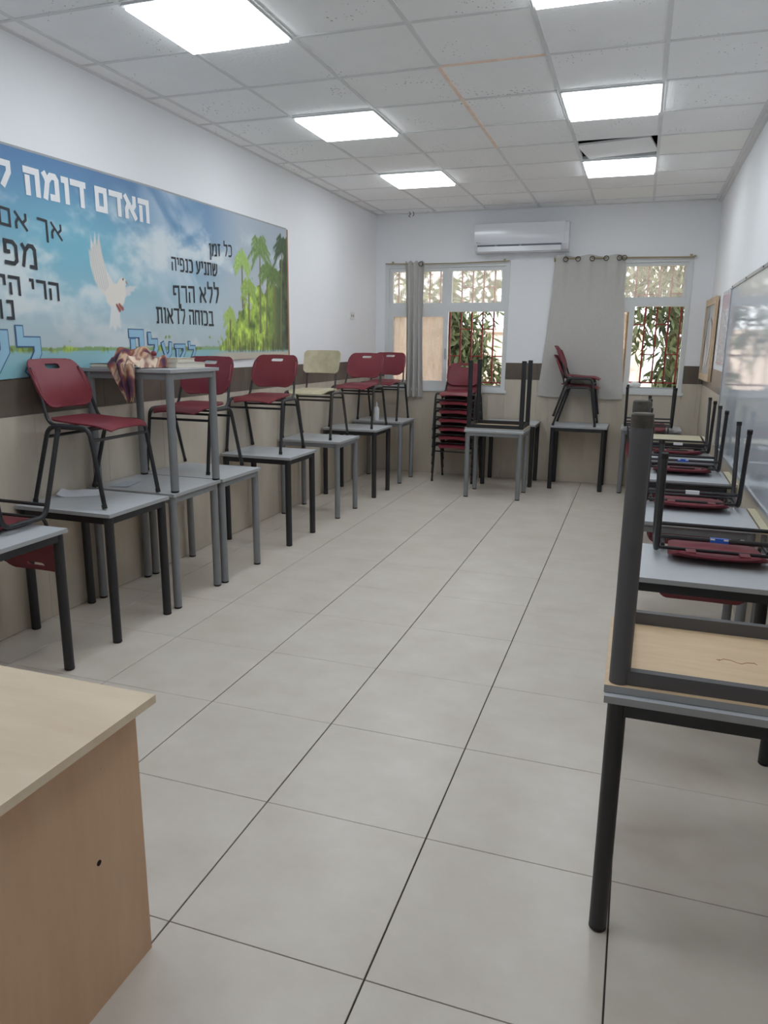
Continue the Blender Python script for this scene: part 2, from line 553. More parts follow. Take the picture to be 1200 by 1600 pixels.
# edge angles round the walls
tag(MB().box(XR - .062, XR - .034, YF, YB, H - .003, H + .03).box(XR - .034, XR, YF, YB, H - .02, H + .03).build('trim_1', 'grid_metal'), 'edge angle of the ceiling along the right wall', kind=S)
tag(MB().box(XL, XL + .022, YF, YB, H - .004, H + .03).build('trim_2', 'grid_metal'), 'edge angle of the ceiling along the left wall', kind=S)
tag(MB().box(XL + .03, XR - .07, YB - .022, YB, H - .004, H + .03).build('trim_3', 'grid_metal'), 'edge angle of the ceiling along the back wall', kind=S)

# lamps
names = {(-2, -1): 'square white ceiling light panel above the painted banner, largest of the left row',
         (-2, 2): 'square white ceiling light panel second in the left row, middle one',
         (-2, 5): 'square white ceiling light panel in left row nearest the windows',
         (1, -1): 'square white ceiling light panel cut off by top edge of the photo',
         (1, 2): 'square white ceiling light panel in right row before the crooked tile',
         (1, 5): 'square white ceiling light panel in right row between crooked tile and windows',
         (-2, -4): 'square white ceiling light panel over the wooden teacher desk',
         (1, -4): 'square white ceiling light panel right above the viewer'}
lm = MB().box(-.287, .287, -.287, .287, -.020, .0).mesh('diffuser', 'panel_glow')
fm = MB()
for s in (-1, 1):
    fm.box(-.302, .302, s * .2945 - .0075, s * .2945 + .0075, -.006, .02)
    fm.box(s * .2945 - .0075, s * .2945 + .0075, -.287, .287, -.006, .02)
fm.box(-.3, .3, -.3, .3, .02, .03)
fmesh = fm.mesh('frame', 'frame_white')
for (i, j) in sorted(panels):
    a, b = i + 4, j + 9
    t = thing('ceiling_light', names[(i, j)], 'ceiling light', ((cx[a] + cx[a + 1]) / 2, (cy[b] + cy[b + 1]) / 2, H - .003), group='square light panels in the suspended ceiling')
    link('frame', fmesh, t); link('diffuser', lm, t)

# ---------------------------------------------------------------- windows
def rect_frame(mb, x0, x1, z0, z1, y0, y1, w, mi=0):
    mb.box(x0, x0 + w, y0, y1, z0, z1, mi).box(x1 - w, x1, y0, y1, z0, z1, mi)
    mb.box(x0 + w, x1 - w, y0, y1, z0, z0 + w, mi).box(x0 + w, x1 - w, y0, y1, z1 - w, z1, mi)
    return mb
def pane(x0, x1, z0, z1, y, m, par):
    return MB().box(x0, x1, y, y + .005, z0, z1).build('pane', m, par)

win1 = rect_frame(MB(), W1[0], W1[1], W1[2], W1[3], YB - .012, YB + .09, .05).build('window_1', 'frame_white')
tag(win1, 'white framed left window with lower right sash slid open', kind=S)
MB().box(W1[0] + .05, W1[1] - .05, YB, YB + .08, 2.025, 2.085).build('transom', 'frame_white', win1)
MB().box(-1.775, -1.745, YB, YB + .08, 2.085, W1[3] - .05).build('mullion', 'frame_white', win1)
for (x0, x1) in ((W1[0] + .05, -1.775), (-1.745, W1[1] - .05)):
    s = rect_frame(MB(), x0, x1, 2.085, W1[3] - .05, YB + .01, YB + .06, .045).build('sash', 'frame_white', win1)
    pane(x0 + .045, x1 - .045, 2.13, W1[3] - .095, YB + .035, 'dusty_glass', s)
s = rect_frame(MB(), W1[0] + .05, -1.735, 1.12, 2.025, YB + .005, YB + .04, .06).build('sash', 'frame_white', win1)
pane(W1[0] + .11, -1.795, 1.18, 1.965, YB + .02, 'dirty_glass', s)
MB().box(-1.765, -1.752, YB - .008, YB + .005, 1.45, 1.58).build('handle', 'edge_grey', s)
s = rect_frame(MB(), W1[0] + .06, -1.745, 1.12, 2.025, YB + .045, YB + .08, .05).build('sash', 'frame_white', win1)
pane(W1[0] + .11, -1.795, 1.17, 1.975, YB + .06, 'dirty_glass', s)
MB().box(W1[0] - .02, W1[1] + .02, YB - .025, YB + .1, W1[2] - .02, W1[2] + .012).build('sill', 'frame_white', win1)
MB().box(-1.735, W1[1] - .05, YB + .02, YB + .03, 1.12, 1.135).box(-1.735, W1[1] - .05, YB + .05, YB + .06, 1.12, 1.135).build('track', 'edge_grey', win1)

win2 = rect_frame(MB(), W2[0], W2[1], W2[2], W2[3], YB - .012, YB + .09, .05).build('window_2', 'frame_white')
tag(win2, 'white framed right window half behind the drawn curtain', kind=S)
MB().box(W2[0] + .05, W2[1] - .05, YB, YB + .08, 2.075, 2.14).build('transom', 'frame_white', win2)
MB().box(.262, .292, YB, YB + .08, 2.14, W2[3] - .05).build('mullion', 'frame_white', win2)
for (x0, x1) in ((W2[0] + .05, .262), (.292, W2[1] - .05)):
    s = rect_frame(MB(), x0, x1, 2.14, W2[3] - .05, YB + .01, YB + .06, .035).build('sash', 'frame_white', win2)
    pane(x0 + .035, x1 - .035, 2.175, W2[3] - .085, YB + .035, 'dusty_glass', s)
s = rect_frame(MB(), W2[0] + .05, .455, 1.155, 2.075, YB + .005, YB + .04, .06).build('sash', 'frame_white', win2)
pane(W2[0] + .11, .395, 1.215, 2.015, YB + .02, 'dirty_glass', s)
MB().box(.372, .39, YB + .028, YB + .032, 1.22, 2.01).build('seal_strip', 'yellow_strip', s)
s = rect_frame(MB(), W2[0] + .06, .435, 1.155, 2.075, YB + .045, YB + .08, .05).build('sash', 'frame_white', win2)
pane(W2[0] + .11, .385, 1.205, 2.025, YB + .06, 'dirty_glass', s)
MB().box(W2[0] - .02, W2[1] + .02, YB - .025, YB + .1, W2[2] - .02, W2[2] + .012).build('sill', 'frame_white', win2)
MB().box(.455, W2[1] - .05, YB + .02, YB + .03, 1.155, 1.17).box(.455, W2[1] - .05, YB + .05, YB + .06, 1.155, 1.17).build('track', 'edge_grey', win2)

# iron grilles outside the glass
def grille(label, x0, x1, z0, z1, step, off, shorts):
    t = thing('window_grille', label, 'grille', ((x0 + x1) / 2, YB + .13, z0))
    o = t.location
    def bar(a, b, c, d):
        MB().box(a - o.x, b - o.x, -.007, .007, c - o.z, d - o.z).build('bar', 'red_iron', t)
    x = x0 + off
    k = 0
    while x < x1:
        bar(x - .009, x + .009, z0, z1); x += step; k += 1
    for z in (z0, z1 - .016): bar(x0, x1, z, z + .016)
    for (a, z) in shorts: bar(a + .009, a + step - .009, z - .007, z + .007)
st = .137
grille('red iron bar grille outside the left window', W1[0] + .02, W1[1] - .02, 1.16, 2.56, st, .0 + ((-1.598 - (W1[0] + .02)) % st),
       [(-1.598, 1.818), (-1.324, 1.82), (-1.461, 1.49), (-1.187, 1.492), (-1.735, 1.49), (-1.872, 1.818), (-1.598, 2.32), (-1.324, 2.32), (-2.146, 1.82), (-2.009, 1.49)])
grille('red iron bar grille outside the right window', W2[0] + .02, W2[1] - .01, 1.21, 2.56, .128, .0 + ((.573 - (W2[0] + .02)) % .128),
       [(.445, 1.878), (.701, 1.88), (.573, 1.54), (.829, 1.545), (.445, 2.21), (.573, 2.21), (.829, 2.22)])

# ---------------------------------------------------------------- outside
tag(MB().box(-14, 14, YB + .35, 40, -0.3, -0.1).build('ground_outside', 'ground_earth'), 'bare ground outside the windows', kind=S)
gw = thing('garden_wall', 'peach rendered garden wall seen through the open left window', 'wall', (-3, 12.0, -.1))
MB().box(-5, 3.6, -.1, .1, 0, 1.95).build('wall_body', 'peach_render', gw)
MB().box(-5.03, 3.63, -.14, .14, 1.95, 2.02).build('coping', 'peach_render', gw)

def tree(label, x, y, h, crowns, nleaf, seed):
    rnd = random.Random(seed)
    t = thing('tree', label, 'tree', (x, y, -.1))
    tr = MB().tube(fillet([(0, 0, 0), (.08, .05, h * .45), (-.05, .1, h * .85)], .4), .11, 10, r_end=.05)
    tr.build('trunk', 'bark', t)
    br = MB()
    for (ax, ay, az, rad) in crowns:
        br.tube([(0, .05, h * .5), (ax * .5, ay * .5 + .05, (h * .5 + az) / 2 + .2), (ax, ay, az)], .03, 6, r_end=.012)
    tag(br.build('branches', 'bark', t), kind='stuff')
    vs, fs = [], []
    for k in range(nleaf):
        ax, ay, az, rad = crowns[rnd.randrange(len(crowns))]
        while True:
            p = Vector((rnd.uniform(-1, 1), rnd.uniform(-1, 1), rnd.uniform(-1, 1)))
            if p.length < 1: break
        c = Vector((ax, ay, az)) + Vector((p.x * rad, p.y * rad * .8, p.z * rad))
        L = rnd.uniform(.15, .28); W = L * rnd.uniform(.09, .14)
        az_ = rnd.uniform(0, 2 * PI); dp = rnd.uniform(.15, 1.35)
        d = Vector((math.cos(az_) * math.cos(dp), math.sin(az_) * math.cos(dp), -math.sin(dp)))
        sd = d.cross(Vector((rnd.uniform(-1, 1), rnd.uniform(-1, 1), rnd.uniform(-.3, 1)))).normalized()
        nn = sd.cross(d)
        o = len(vs)
        vs += [c, c + d * L * .45 + sd * W + nn * .006, c + d * L, c + d * L * .45 - sd * W + nn * .006]
        fs += [(o, o + 1, o + 2), (o, o + 2, o + 3)]
    tag(MB().add(vs, fs).build('foliage', 'leaf', t), kind='stuff')
tree('leafy tree with hanging leaves outside the left window', -2.4, 10.2, 3.4,
     [(-.3, -.5, 2.4, .6), (.35, -.6, 2.2, .6), (.1, -.6, 2.0, .45), (.3, -.5, 1.7, .4), (.9, -.2, 3.0, .7), (-.1, 0, 3.5, .8), (.55, -.5, 1.4, .45), (-.2, -.5, 1.6, .45), (-1.3, 0, 3.2, .8), (-1.2, -.2, 1.9, .6)], 4200, 3)
tree('leafy tree with long drooping leaves outside the right window', .95, 9.7, 3.2,
     [(-.3, -.5, 2.1, .55), (.3, -.4, 1.7, .5), (0, -.5, 2.6, .6), (.6, -.1, 2.3, .6), (-.5, 0, 2.9, .6), (.2, .3, 3.3, .8), (.0, -.4, 1.25, .35)], 2000, 5)

# ---------------------------------------------------------------- curtains
t = thing('curtain_rod', 'thin brass curtain rod with a gathered curtain over the left window', 'curtain rod', (-1.76, 7.575, 2.6))
MB().tube([(-.78, 0, 0), (-.3, 0, -.012), (.1, 0, -.014), (.77, 0, 0)], .007, 8).build('pole', 'rod_brass', t)
for x in (-.70, .70):
    MB().box(x - .006, x + .006, 0, .055, -.006, .006).box(x - .014, x + .014, .047, .055, -.02, .03).build('bracket', 'rod_brass', t)
t = thing('curtain_rod', 'brass curtain rod carrying the wide drawn curtain over right window', 'curtain rod', (.3, 7.575, 2.6))
MB().tube([(-.78, 0, .015), (.73, 0, -.008)], .009, 8).build('pole', 'rod_brass', t)
MB().lathe([(.004, -.008), (.016, -.006), (.018, .006), (.004, .014)], .735, 0, 10).build('finial', 'rod_brass', t)
for x in (-.77, .70):
    MB().box(x - .006, x + .006, 0, .055, -.006, .006).box(x - .014, x + .014, .047, .055, -.02, .03).build('bracket', 'rod_brass', t)

t = thing('curtain', 'narrow grey curtain bunched into folds at the left window', 'curtain', (-2.155, 7.575, 2.615))
def cl(i, j):
    u = i / 60; v = j / 24
    amp = .018 + .022 * v
    y = amp * math.sin(u * 2 * PI * 3.5 + .5) + .01 * math.sin(u * 17 + v * 2)
    xw = .125 - .015 * math.sin(v * PI) - (0.0)
    return (-xw + 2 * xw * u + .015 * v, y - .012 * (1 - v), -1.64 * v + .012 * math.cos(u * 2 * PI * 3.5) * (1 - v))
MB().grid(cl, 60, 24, 0, .003).build('cloth', 'curtain_cloth', t)
def ring(cx_, cz_, y, par, r=.026):
    pts = [(cx_ + r * math.cos(q), y, cz_ + r * math.sin(q)) for q in [2 * PI * k / 16 for k in range(17)]]
    MB().tube(pts, .0045, 6).build('eyelet', 'eyelet_bronze', par)
ring(.085, -.03, -.045, t); 
t = thing('curtain', 'wide flat grey curtain drawn across the right window behind the stacked chairs', 'curtain', (0, 7.575, 2.64))
def sstep_(v):
    v = min(1, max(0, (v - .1) / .3)); return v * v * (3 - 2 * v)
def cr_(i, j):
    u = i / 80; v = j / 30
    xl = -.455 - .135 * v ** 1.3; xr = .305 + .095 * v
    x = xl + (xr - xl) * u
    def inb(a, b): return 1 / (1 + math.exp(-(x - a) / .012)) * 1 / (1 + math.exp((x - b) / .012))
    back = inb(-.345, -.207) + inb(-.05, .102) + inb(.246, .30)
    y = (-.02 + .042 * back) * (1 - v) ** 3 + v * (.012 * math.sin(u * 9 + .6) + .006 * math.sin(u * 23))
    if u < .16: y -= .05 * (1 - u / .16) ** 2 * (.3 + .7 * v) * -0.25
    if u > .9: y += .03 * ((u - .9) / .1) ** 2
    y = min(y * (1 - .6 * sstep_(v)) + .008 * sstep_(v), .014 if v > .3 else .04)
    return (x, y, -1.6 * v - .012 * math.sin(u * PI * 3) * v + .01 * math.sin(u * PI * 5) * (1 - v) - .01 * u)
MB().grid(cr_, 80, 30, 0, .003).build('cloth', 'curtain_cloth', t)
for x in (-.345, -.207, -.05, .102, .246, .30):
    ring(x, -.04, -.022, t)

# ---------------------------------------------------------------- air conditioner
t = thing('air_conditioner', 'white split air conditioner high on the back wall between the windows', 'air conditioner', (-.855, YB, 2.685))
prof = [(0, 0.0), (-.10, 0.0), (-.165, .018), (-.195, .06), (-.205, .075), (-.208, .2), (-.2, .3), (-.185, .318), (0, .322)]
L = .54
b = MB()
n = len(prof)
b.add([(-L, y, z) for y, z in prof] + [(L, y, z) for y, z in prof],
      [tuple(range(n)), tuple(reversed(range(n, 2 * n)))] + [(i + n, (i + 1) % n + n, (i + 1) % n, i) for i in range(n)])
b.build('body', 'ac_white', t)
b = MB()
def fp(i, j):
    u = i / 20; v = j / 8
    return (-L + .004 + (2 * L - .05) * u, -.214 + .006 * (2 * v - 1) ** 2, .088 + .222 * v)
b.grid(fp, 20, 8, 0, .006).build('front_panel', 'ac_white', t)
MB().box(-L + .04, L - .075, -.2105, -.150, .060, .080).build('air_slot', 'slot_grey', t)
MB().box(-L + .045, L - .08, -.2135, -.190, .004, .060).build('louver', 'ac_white', t)
for x in (-.28, .0): MB().box(x - .012, x + .012, -.2125, -.196, .060, .076).build('vane_hinge', 'ac_grey', t)
MB().box(-.505, -.502, -.2225, -.217, .095, .113).build('badge', 'dark_gap', t)
MB().box(-.494, -.462, -.2225, -.217, .101, .105).build('badge', 'ac_grey', t)

# ---------------------------------------------------------------- furniture prototypes
def make_table(colour, top='grey', w=.635, d=.53, h=.735, r=.025):
    """desk with round legs; parts are children of an Empty at floor level"""
    t = thing('school_desk', 'x', 'desk')
    f = colour + '_metal'
    b = MB().box(-w / 2, w / 2, -d / 2, d / 2, h - .02, h, 0, top=1, bottom=2)
    b.build('tabletop', ['edge_' + top, 'laminate_' + top, 'birch'], t)
    lx, ly = w / 2 - .01 - r, d / 2 - .008 - r
    b = MB()
    for s in (-1, 1):
        b.box(-lx + r * .7, lx - r * .7, s * (ly + .006) - .0125, s * (ly + .006) + .0125, h - .06, h - .0205)
        b.box(s * (lx + .006) - .0125, s * (lx + .006) + .0125, -ly + r * .7, ly - r * .7, h - .06, h - .0205)
    b.build('apron', f, t)
    for sx in (-1, 1):
        for sy in (-1, 1):
            l = MB().tube([(sx * lx, sy * ly, .012), (sx * lx, sy * ly, h - .0205)], r, 18).build('leg', f, t)
            MB().lathe([(r * .86, 0), (r * 1.0, .004), (r * 1.0, .012)], sx * lx, sy * ly, 18).build('foot_cap', 'dark_rubber', l)
    return t
def place(t, label, x, y, z=0, rz=0, rx=0, group=None):
    t['label'] = label
    if group: t['group'] = group
    t.location = (x, y, z)
    t.rotation_euler = (rx, 0, rz)
    return t

ROW_L = 'desks along the left wall'
ROW_B = 'desks along the back wall'
ROW_R = 'desks along the right wall'
kb = make_table('black'); kg = make_table('grey')
used = set()
def desk(proto, *a, **k):
    o = proto
    if proto.name in used: o = copy_tree(proto)
    else: used.add(proto.name)
    return place(o, *a, **k)
# left row, near to far
desk(kb, 'black legged grey desk nearest on the left, under the upturned chair', -2.345, 1.02, group=ROW_L)
desk(kb, 'black legged grey desk under the nearest upright red chair and paper', -2.345, 1.855, group=ROW_L)
desk(kg, 'grey legged desk on the floor carrying the raised second desk', -2.345, 2.432, group=ROW_L)
desk(kg, 'grey legged desk on the floor just beyond the raised desk', -2.335, 2.978, group=ROW_L)
desk(kg, 'grey legged desk raised on top of other desks, holding books and scarf', -2.337, 2.455, .735, group=ROW_L)
desk(kb, 'black legged grey desk standing alone under the third upright red chair', -2.335, 3.99, group=ROW_L)
desk(kg, 'grey legged desk under the beige plywood chair', -2.335, 5.03, group=ROW_L)
desk(kb, 'black legged grey desk second from the back corner, left row', -2.335, 6.06, group=ROW_L)
desk(kg, 'grey legged desk in the back left corner with white bottle', -2.335, 6.975, group=ROW_L)
# back wall
desk(kg, 'grey legged desk in front of the window carrying an upturned black desk', -.855, 6.50, group=ROW_B)
desk(kb, 'black legged desk upturned with its legs in the air', -.86, 6.56, .735 + .735, rx=PI, group=ROW_B)
desk(kb, 'black legged grey desk against back wall behind the upturned desk', -.838, 7.325, group=ROW_B)
desk(kb, 'black legged grey desk under two stacked red chairs before the curtain', -.045, 7.335, group=ROW_B)
desk(kg, 'grey legged desk in the back right corner below the window', .735, 7.35, group=ROW_B)
# right row
desk(kb, 'black legged desk nearest on the right, beneath the upturned grey desk', .853, .625, group=ROW_R)
inv = make_table('greyworn', d=.53, r=.027)
place(inv, 'big grey legged desk upturned in the right foreground showing its wooden underside', .851, .645, .735 + .737, rx=PI, group=ROW_R)
# worn dark ends and pen scribble on the upturned desk
for l in inv.children:
    if l.name.startswith('leg'):
        v = l.data.vertices[0].co
        x, y = (.635 / 2 - .01 - .027) * (1 if l.data.vertices[0].co.x > 0 else -1), (.53 / 2 - .008 - .027) * (1 if v.y > 0 else -1)
        for cc in l.children:
            cc.data.materials.clear(); cc.data.materials.append(MATS['grey_worn'])
        MB().lathe([(.0272, .012), (.0274, .013), (.0274, .034), (.0272, .036)], x, y, 18).build('worn_paint', 'grey_worn', l)
pts = [(-.05, .12), (-.04, .118), (-.045, .126), (-.03, .108), (-.01, .112), (.0, .122), (.015, .128), (.03, .114), (.05, .11), (.055, .12)]
MB().tube([(x + .03, y - .13, .7145) for x, y in pts], .0008, 4).build('pen_scribble', 'pen_red', inv)

kr = make_table('black', w=.64, d=.55)
krg = make_table('grey', w=.64, d=.55)
kc = make_table('black', 'cream', w=.64, d=.55)
desk(kr, 'black legged grey desk behind the upturned foreground desk, blue tagged chair on it', .875, 1.74, group=ROW_R)
desk(krg, 'grey framed desk third along the right wall, upturned red chair on it', .875, 2.765, group=ROW_R)
desk(kr, 'black framed grey desk fourth along the right wall', .875, 4.10, group=ROW_R)
desk(kr, 'grey desk fifth along the right wall, mostly hidden by upturned chairs', .875, 5.06, group=ROW_R)
desk(kc, 'cream topped desk with clear top, last in right row before the corner', .90, 6.43, group=ROW_R)

# narrow beige tops between the desks and the wall
for (y, lab) in ((2.765, 'narrow beige tabletop strip between third right desk and the wall'),
                 (4.10, 'narrow beige tabletop strip between fourth right desk and the wall'),
                 (6.43, 'narrow cream tabletop strip beside the cream desk at the right wall')):
    t = thing('narrow_table', lab, 'table', (1.224, y, 0), group='narrow tables along the right wall')
    MB().box(-.020, .021, -.275, .275, .715, .735, 0, top=1).build('tabletop', ['edge_cream', 'laminate_cream'], t)
    for s in (-1, 1): MB().tube([(0, s * .24, 0), (0, s * .24, .7145)], .014, 10).build('leg', 'grey_metal', t)

# ---------------------------------------------------------------- chairs
def make_chair(style='red'):
    red = style == 'red'
    t = thing('school_chair', 'x', 'chair')
    shell = 'red_plastic' if red else 'beige_ply'
    fr = 'black_metal' if red else 'brown_metal'
    R = .0126
    RY = .242
    # each side frame: front and rear leg meeting in the middle of the rail
    for s in (-1, 1):
        for e in (1, -1):
            xf = .232 * e; xr = .165 if e > 0 else -.10
            p = fillet([(xf, s * (RY + .004), .006), (xr, s * RY, .432), (.032, s * RY, .432)], .05, 5)
            l = MB().tube(p, R, 10).build('leg', fr, t)
            MB().tube([(xf, s * (RY + .004), 0), (xf - .0045 * e, s * (RY + .004), .022)], R + .002, 10).build('foot_cap', 'dark_rubber', l)
    # stretchers
    MB().tube([(.177, -RY, .365), (.177, RY, .365)], .009, 8).build('stretcher', fr, t)
    MB().tube([(-.117, -RY, .375), (-.117, RY, .375)], .009, 8).build('stretcher', fr, t)
    MB().tube([(.13, -RY, .427), (.13, RY, .427)], .008, 8).build('crossbar', fr, t)
    MB().tube([(-.06, -RY, .427), (-.06, RY, .427)], .008, 8).build('crossbar', fr, t)
    # seat
    def seat(i, j):
        u = -1 + 2 * i / 16; v = j / 14           # v 0 = rear
        hw = .2 * (1 - .10 * (1 - v))
        if v < .2: hw *= (1 - .28 * (1 - v / .2) ** 2)
        if v > .8: hw *= (1 - .22 * ((v - .8) / .2) ** 2.2)
        x = -.175 + .415 * v
        if red: z = .45 + .014 * (1 - v) ** 2 - .010 * math.sin(PI * min(1, v * 1.2)) * (1 - u * u) - .028 * max(0, (v - .78) / .22) ** 2 - .012 * abs(u) ** 3 * v
        else: z = .450 + .006 * (1 - v) ** 2 - .03 * max(0, (v - .75) / .25) ** 2
        return (x, u * hw, z)
    MB().grid(seat, 16, 14, 0, .009).build('seat', shell, t)
    if red:     # moulded clips under the front edge
        for s in (-1, 1):
            MB().box(.150, .205, s * .105 - .02, s * .105 + .02, .418, .438).build('clip', shell, t)
    # back posts and backrest
    if red:
        for s in (-1, 1):
            p = fillet([(.05, s * .213, .436), (-.125, s * .208, .438), (-.168, s * .198, .58), (-.236, s * .188, .74)], .05, 5)
            MB().tube(p, .0095, 8).build('back_post', fr, t)
        cols = [-1, -.9, -.75, -.55, -.4, -.26, -.2, -.1, .1, .2, .26, .4, .55, .75, .9, 1]
        rows = [0, .02, .06, .12, .20, .30, .42, .54, .64, .72, .77, .79, .895, .915, .94, .965, .988, 1]
        def back(i, j):
            u = cols[i]; v = rows[j]
            W = .212
            hw = W
            if v < .42: hw *= .56 + .44 * math.sqrt(max(0, 1 - (1 - v / .42) ** 2))
            if v > .6: hw *= (1 - .06 * (v - .6) / .4)
            if v > .72: hw *= .70 + .30 * math.sqrt(max(0, 1 - ((v - .72) / .28) ** 2))
            vv = v
            if abs(abs(u) - .26) < .01 and j in (11, 12): vv += .022 * (1 if j == 11 else -1)
            z = .521 + .265 * vv
            x = -.170 - .025 * vv - .092 * vv ** 1.9 + .022 * u * u * (1 - .3 * vv)
            k = 1 if abs(u) > .3 else hw and W / hw
            return (x, u * hw * (k if abs(u) <= .3 else 1), z)
        holes = [(i, 11) for i in range(5, 10)]
        MB().grid(back, len(cols) - 1, len(rows) - 1, 0, .009, holes).build('backrest', shell, t)
        for s in (-1, 1):   # sleeves gripping the posts
            MB().tube([(-.180, s * .197, .615), (-.205, s * .192, .675), (-.230, s * .188, .73)], .0135, 8).build('sleeve', shell, t)
    else:
        for s in (-1, 1):
            p = fillet([(.05, s * .15, .436), (-.135, s * .15, .438), (-.16, s * .15, .58), (-.205, s * .15, .76)], .05, 5)
            MB().tube(p, .0095, 8).build('back_post', fr, t)
        def back(i, j):
            u = -1 + 2 * i / 16; v = j / 12
            hw = .195
            e = abs(2 * v - 1)
            if e > .55: hw *= (1 - .16 * ((e - .55) / .45) ** 3)
            hw *= (.94 + .06 * v)
            z = .605 + .215 * v
            return (-.165 - .07 * v + .035 * u * u, u * hw, z)
        MB().grid(back, 16, 12, 0, .011).build('backrest', shell, t)
    return t
red = make_chair('red')
UP = 'red chairs standing upright on the left desks'
first = [True]
def chair(label, x, y, z, heading, up=True, group=UP, tagc=None, tilt=0):
    o = red if first[0] else copy_tree(red)
    first[0] = False
    o['label'] = label; o['group'] = group
    if up:
        o.location = (x, y, z); o.rotation_euler = (0, tilt, heading)
    else:
        o.location = (x, y, z + .4695); o.rotation_euler = (PI, 0, heading)
    if tagc:
        b = MB().box(.1675, .1865, -.036, .036, .3555, .3745).build('label_tag', tagc, o)
        b['label'] = ('blue' if 'blue' in tagc else 'white') + ' sticker tag on the chair frame'
        if tagc == 'tag_blue':
            for k in (-.026, .026):
                MB().box(.1866, .1869, k - .009, k + .009, .356, .363).build('tag_print', 'tag_white', b)
    return o
DZ = .7405
E_ = 0.0
chair('nearest upright red chair on black legged desk, facing into the room', -2.368, 1.925, DZ, .02)
chair('red chair behind the raised desk, its back seen under the tabletop', -2.425, 3.02, DZ, -PI / 2)
chair('upright red chair on the lone black legged desk left of the beige chair', -2.405, 4.06, DZ, -PI / 2 + .02)
ply = make_chair('ply')
place(ply, 'beige plywood chair with dark frame among the red chairs', -2.385, 5.05, DZ, rz=-PI / 2 + .02)
chair('upright red chair between the beige chair and the corner chair', -2.335, 6.09, DZ, -PI / 2 - .02)
chair('upright red chair in the back left corner beside the gathered curtain', -2.35, 6.985, DZ, -PI / 2)
# floor stack by the window
for k in range(7):
    lab = ['lowest red chair of the tall floor stack below the window', 'second red chair up in the tall floor stack', 'third red chair up in the tall floor stack',
           'middle red chair, fourth up in the tall floor stack', 'fifth red chair up in the tall floor stack', 'sixth red chair up, next to topmost of the floor stack',
           'topmost red chair of the tall floor stack, its backrest before the window'][k]
    chair(lab, -1.475, 7.25, .001 + .1035 * k, -PI / 2 - .03, group='red chairs stacked on the floor')
# two stacked on the back desk
chair('lower of two stacked red chairs on the desk before the curtain', -.095, 7.315, DZ, .0, group='red chairs stacked on the back desk')
chair('upper of two stacked red chairs on the desk before the curtain', -.095, 7.315, DZ + .1035, .0, group='red chairs stacked on the back desk')
# upturned ones
INV = 'red chairs upturned on desks'
chair('upturned red chair on the nearest left desk, cut by the photo edge', -2.425, 1.212, .735, -PI / 2, False, INV)
chair('upturned red chair with blue and white tag on the second right desk', .93, 1.94, .735, -PI / 2, False, INV, 'tag_blue')
chair('upturned red chair with white tag on the third right desk', .892, 3.03, .735, -PI / 2, False, INV, 'tag_white')
chair('upturned red chair with blue tag on the fourth right desk', .905, 4.28, .735, -PI / 2, False, INV, 'tag_blue')
chair('upturned red chair with white tag just before the cream desk', .915, 5.25, .735, -PI / 2, False, INV, 'tag_white')
chair('upturned red chair on the back right corner desk under the window', .70, 7.14, .735, PI / 2, False, INV)

# ---------------------------------------------------------------- teacher desk
t = thing('teacher_desk', 'light birch teacher desk with solid side panel in the left foreground', 'desk', (-1.15, -.4, 0))
MB().box(-.62, .60, -.40, .338, .728, .75, 0).build('tabletop', ['desk_top'], t)
sp = MB().box(.542, .56, -.36, .305, 0, .728).build('side_panel', 'desk_side', t)
MB().tube([(.5595, .135, .395), (.5608, .135, .395)], .0075, 12).build('cable_hole', 'hole_black', sp)
MB().tube([(.5595, .17, .63), (.5606, .17, .63)], .004, 10).build('dent', 'desk_side', sp)
MB().box(-.56, -.542, -.36, .305, 0, .728).build('side_panel', 'desk_side', t)
MB().box(-.542, .542, .2, .218, .3, .728).build('front_panel', 'desk_side', t)

# ---------------------------------------------------------------- small things on the desks
ZU = 1.471
def book(label, x, y, z, w, d, th, rz, cover):
    t = thing('book', label, 'book', (x, y, z), (0, 0, rz), 'books on the raised desk')
    MB().box(-w / 2, w / 2, -d / 2, d / 2, 0, .003).box(-w / 2, w / 2, -d / 2, d / 2, th - .003, th).box(-w / 2, -w / 2 + .003, -d / 2, d / 2, .003, th - .003).build('cover', cover, t)
    MB().box(-w / 2 + .003, w / 2 - .004, -d / 2 + .004, d / 2 - .004, .003, th - .003).build('pages', 'pages', t)
book('thick pale book lying at the bottom of the pair beside the scarf', -2.175, 2.54, ZU, .17, .24, .034, -.25, 'book_cover_pale')
book('smaller pale book lying on top of the thick book', -2.19, 2.53, ZU + .0345, .12, .17, .026, -.1, 'book_cover_pale')
book('dark spined book lying alone at the wall end of the raised desk', -2.565, 2.31, ZU, .15, .12, .024, PI + .15, 'book_cover')

t = thing('scarf', 'crumpled beige purple and brown scarf hanging over the raised desk edge', 'scarf', (-2.325, 2.295, ZU))
def sc(i, j):
    u = i / 36; v = j / 36
    x0, x1 = -.14, .12
    if v < .55:      # heap lying on the top
        q = v / .55
        y = .13 - .245 * q
        hgt = .035 + .075 * math.sin(PI * (.15 + .8 * q)) * (.35 + .65 * math.sin(PI * min(1, u * 1.1 + .05)))
        x = x0 + (x1 - x0) * u * (1 - .15 * q) + .02 * math.sin(7 * q)
        z = hgt + .016 * math.sin(u * 22 + q * 5) + .012 * math.sin(u * 9 - q * 11)
        z = max(z, .004)
        if i in (0, 36) or j == 0: z = .004
        return (x, y + .012 * math.sin(u * 15), z)
    q = (v - .55) / .45
    cxm = -.005 + .05 * q
    hw = .085 * (1 - .72 * q)
    x = cxm + hw * (2 * u - 1)
    z = .03 * (1 - q) ** 3 - .165 * q - .03 * q * math.sin(u * 19) * .6
    y = -.135 - .016 * math.sin(u * 16 + 1.2) * (1 - .3 * q) - .012
    return (x, y, z)
